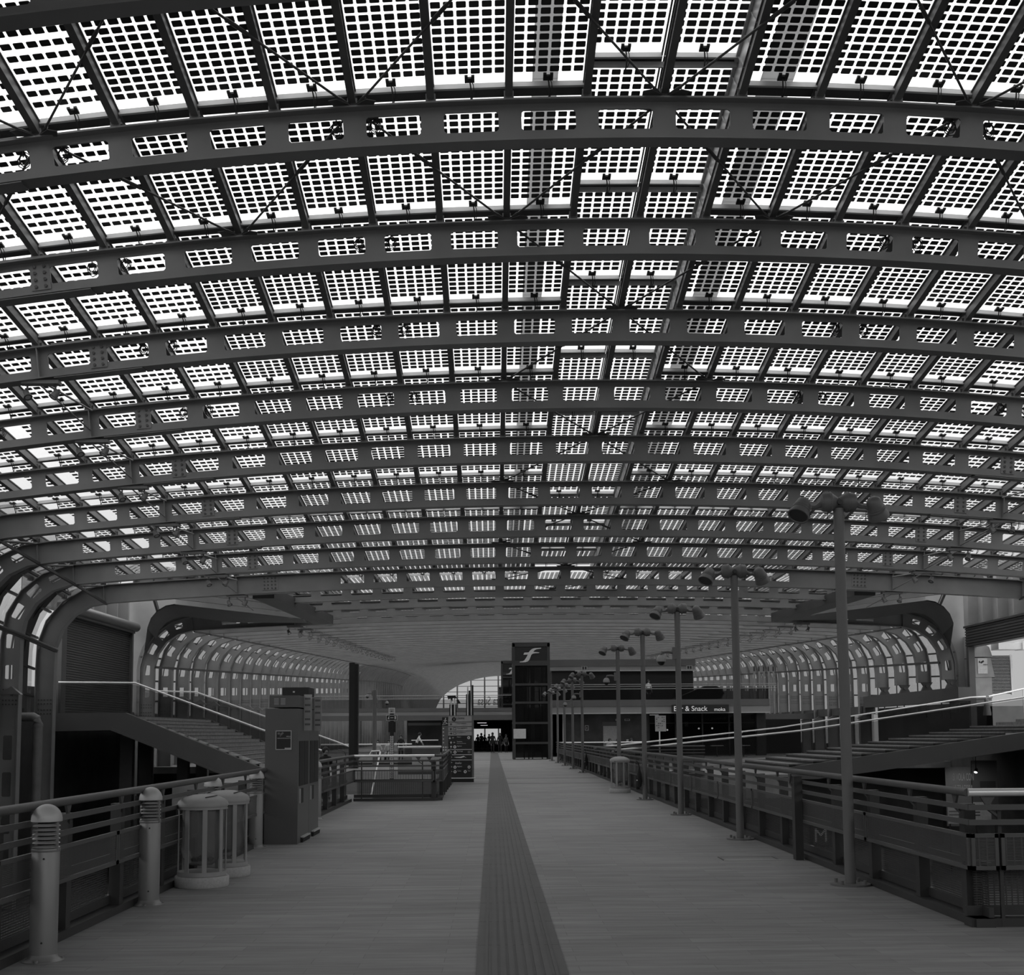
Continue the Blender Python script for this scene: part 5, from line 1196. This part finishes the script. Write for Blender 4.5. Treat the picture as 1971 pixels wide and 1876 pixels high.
    m.box(f.x-.02,f.x+.02,f.y,f.y+.01,f.z-.078*k,f.z-.07*k); m.build('face_features', 'hair', t)
    return t
person('person in black walking away on the tactile strip in the distance', .05, 111, 0, pi, 1.78, 'cloth_dark', 'cloth_dark', 'walk')
person('person in dark clothes with a pale scarf right of the one on the strip', .70, 110, 0, 0, 1.72, 'cloth_dark', 'cloth_dark', 'walk')
person('leftmost dark figure of the distant group by the totem', -1.45, 128, 0, .4, 1.62, 'cloth_dark', 'cloth_dark', 'stand')
person('tall dark figure in the middle of the distant group by the totem', -1.1, 129, 0, pi, 1.75, 'cloth_dark', 'cloth_dark', 'stand')
person('right dark figure of the distant group by the totem', -.75, 127.5, 0, -.4, 1.6, 'cloth_mid', 'cloth_dark', 'stand')
person('small distant person in grey between the two dark figures and the group', -.35, 150, 0, 0, 1.65, 'cloth_mid', 'cloth_mid', 'walk')
person('dark person standing against the near lift tower', 1.25, 112, 0, .6, 1.6, 'cloth_mid', 'cloth_dark', 'stand')
person('person in a striped white top bending over a counter on the left', -5.75, 95, 0, pi/2, 1.85, 'cloth_light', 'cloth_dark', 'bend')
t = thing('counter', 'low counter with pale crumpled items in front of the bending person', 'counter', (-5.3, 93.6, 0), 0); m = MB(); m.box(-1.2,1.4,0,.7,0,.78); m.build('cabinet', 'dark_column', t); m = MB(); m.box(-1.25,1.45,-.05,.75,.78,.83); m.build('worktop', 'slab_light', t)
person('seated person in a white top left of the banded sign pole, seen from behind', -7.3, 80, .0, .2, 1.8, 'cloth_light', 'cloth_dark', 'sit')
person('seated person in a pale shirt just behind the banded sign pole', -6.55, 80, .0, -.3, 1.8, 'cloth_light', 'cloth_dark', 'sit')
for x, lab in ((-7.3, 'left of the two benches behind the railing box'), (-6.55, 'right of the two benches behind the railing box')):
    t = thing('bench', lab, 'bench', (x, 80.02, 0), 0, 'benches behind the railing box'); m = MB(); m.box(-.26,.26,-.22,.24,.33,.385); m.build('seat', 'rail_dark', t)
    for a in (-.22, .17):
        m = MB(); m.box(a,a+.05,-.18,.2,0,.33); m.build('leg', 'rail_dark', t)
person('dark-clothed person behind the right side of the banded sign pole', -5.95, 82, 0, 0, 1.62, 'cloth_dark', 'cloth_dark', 'stand')
person('dark-haired person coming up the left stairwell right of the ticket machines', -5.35, 40.4, -.42, .5, 1.66, 'cloth_dark', 'cloth_dark', 'stand')
m = MB(); m.box(-8, -3.9, 39, 44.2, -.8, -.42); struct(m, 'floor_landing', 'dark_column', 'landing of the left stairwell')
person('person in a white jacket at the mezzanine railing, right of a lamp post', 11.95, 95, 3.95, .3, 1.72, 'cloth_light', 'cloth_dark', 'stand')
for k, (x, lab, tp) in enumerate(((7.55, 'left seated cafe guest with a dark round head behind the bright stair handrails', 'cloth_light'), (8.1, 'middle seated cafe guest behind the fifth lamp post', 'cloth_dark'), (8.95, 'right seated cafe guest with a white collar', 'cloth_mid'))):
    person(lab, x, 80.5, 0.0, (.2,-.2,.1)[k], 1.75, tp, 'cloth_dark', 'sit')
    t = thing('cafe_chair', 'dark cafe chair under the %s seated guest' % ('left','middle','right')[k], 'chair', (x, 80.52, 0), 0, 'cafe chairs'); m = MB(); m.box(-.2,.2,-.2,.2,.33,.37); m.build('seat', 'rail_dark', t); m = MB(); m.box(-.2,.2,.17,.2,.5,.8); m.build('backrest', 'rail_dark', t)
    for a in (-.18, .15):
        for b in (-.18, .15): m = MB(); m.box(a,a+.03,b,b+.03,0,.33 if b < 0 else .5); m.build('leg', 'rail_dark', t)

# fill strips added to brighten the underside of the deck and the bar
for k, (x, y) in enumerate(((-1.2,150),(-1.2,190),(12,94))):
    t = thing('fill_strip', 'added fill strip on the soffit %s' % ('over the passage behind the two walkers', 'deep inside the passage under the upper deck', 'inside the bar')[k], 'lamp', (x, y, 2.98), 0, 'added fill strips')
    m = MB(); m.box(-.6,.6,-.1,.1,.02,.12); m.build('housing', 'rail_paint', t); m = MB(); m.box(-.55,.55,-.07,.07,0,.02); m.build('tube', 'fill_glow', t)
t = thing('metro_sign', 'pale letter M sign on the level below, seen through the right railing screen', 'sign', (5.28, 20.2, LOW), 0)
m = MB(); m.box(-.05,.05,.03,.09,0,4.45); m.build('post', 'rail_dark', t); m = MB(); m.box(-.16,.16,0,.03,4.42,4.74); m.build('plate', 'totem_black', t)
text('lettering', 'M', .3, t, (-.125,-.004,4.47), 'paper')

t = thing('fill_strip', 'long added fill strip behind the downstand of the upper deck, left part', 'lamp', (-11.5, 115.5, 3.0), 0, 'added fill strips')  # hidden strip added to lift the dark wall under the deck
m = MB(); m.box(-5,4.5,-.1,.1,.04,.1); m.build('housing', 'rail_paint', t); m = MB(); m.box(-5,4.5,-.05,.09,.0,.04); m.build('tube', 'fill_glow', t)

# the lit spotlight under the right stairs shines on the advert posters
ld = bpy.data.lights.new('stair_spotlight', 'SPOT'); ld.energy = 26; ld.spot_size = radians(110); ld.spot_blend = .8; ld.shadow_soft_size = .06
lo = bpy.data.objects.new('stair_spotlight', ld); COL.objects.link(lo); lo.location = (21.0, 54.05, -.32)
lo.rotation_euler = (Vector((21.2, 56.0, -1.6))-Vector(lo.location)).to_track_quat('-Z','Y').to_euler()
# hidden fill strips added under the walkway slab to brighten the lower level
for lab, x, y0, y1 in (('long added fill strip for the lower level under the left edge of the walkway', -5.5, 45.5, 66), ('long added fill strip for the lower level under the right edge of the walkway', 10.0, 49.5, 66)):
    t = thing('fill_strip', lab, 'lamp', (x, 0, -.47), 0, 'added fill strips')
    m = MB(); m.box(-.15,.15,y0,y1,.05,.12); m.build('housing', 'rail_paint', t); m = MB(); m.box(-.08,.08,y0,y1,0,.05); m.build('tube', 'fill_glow', t)
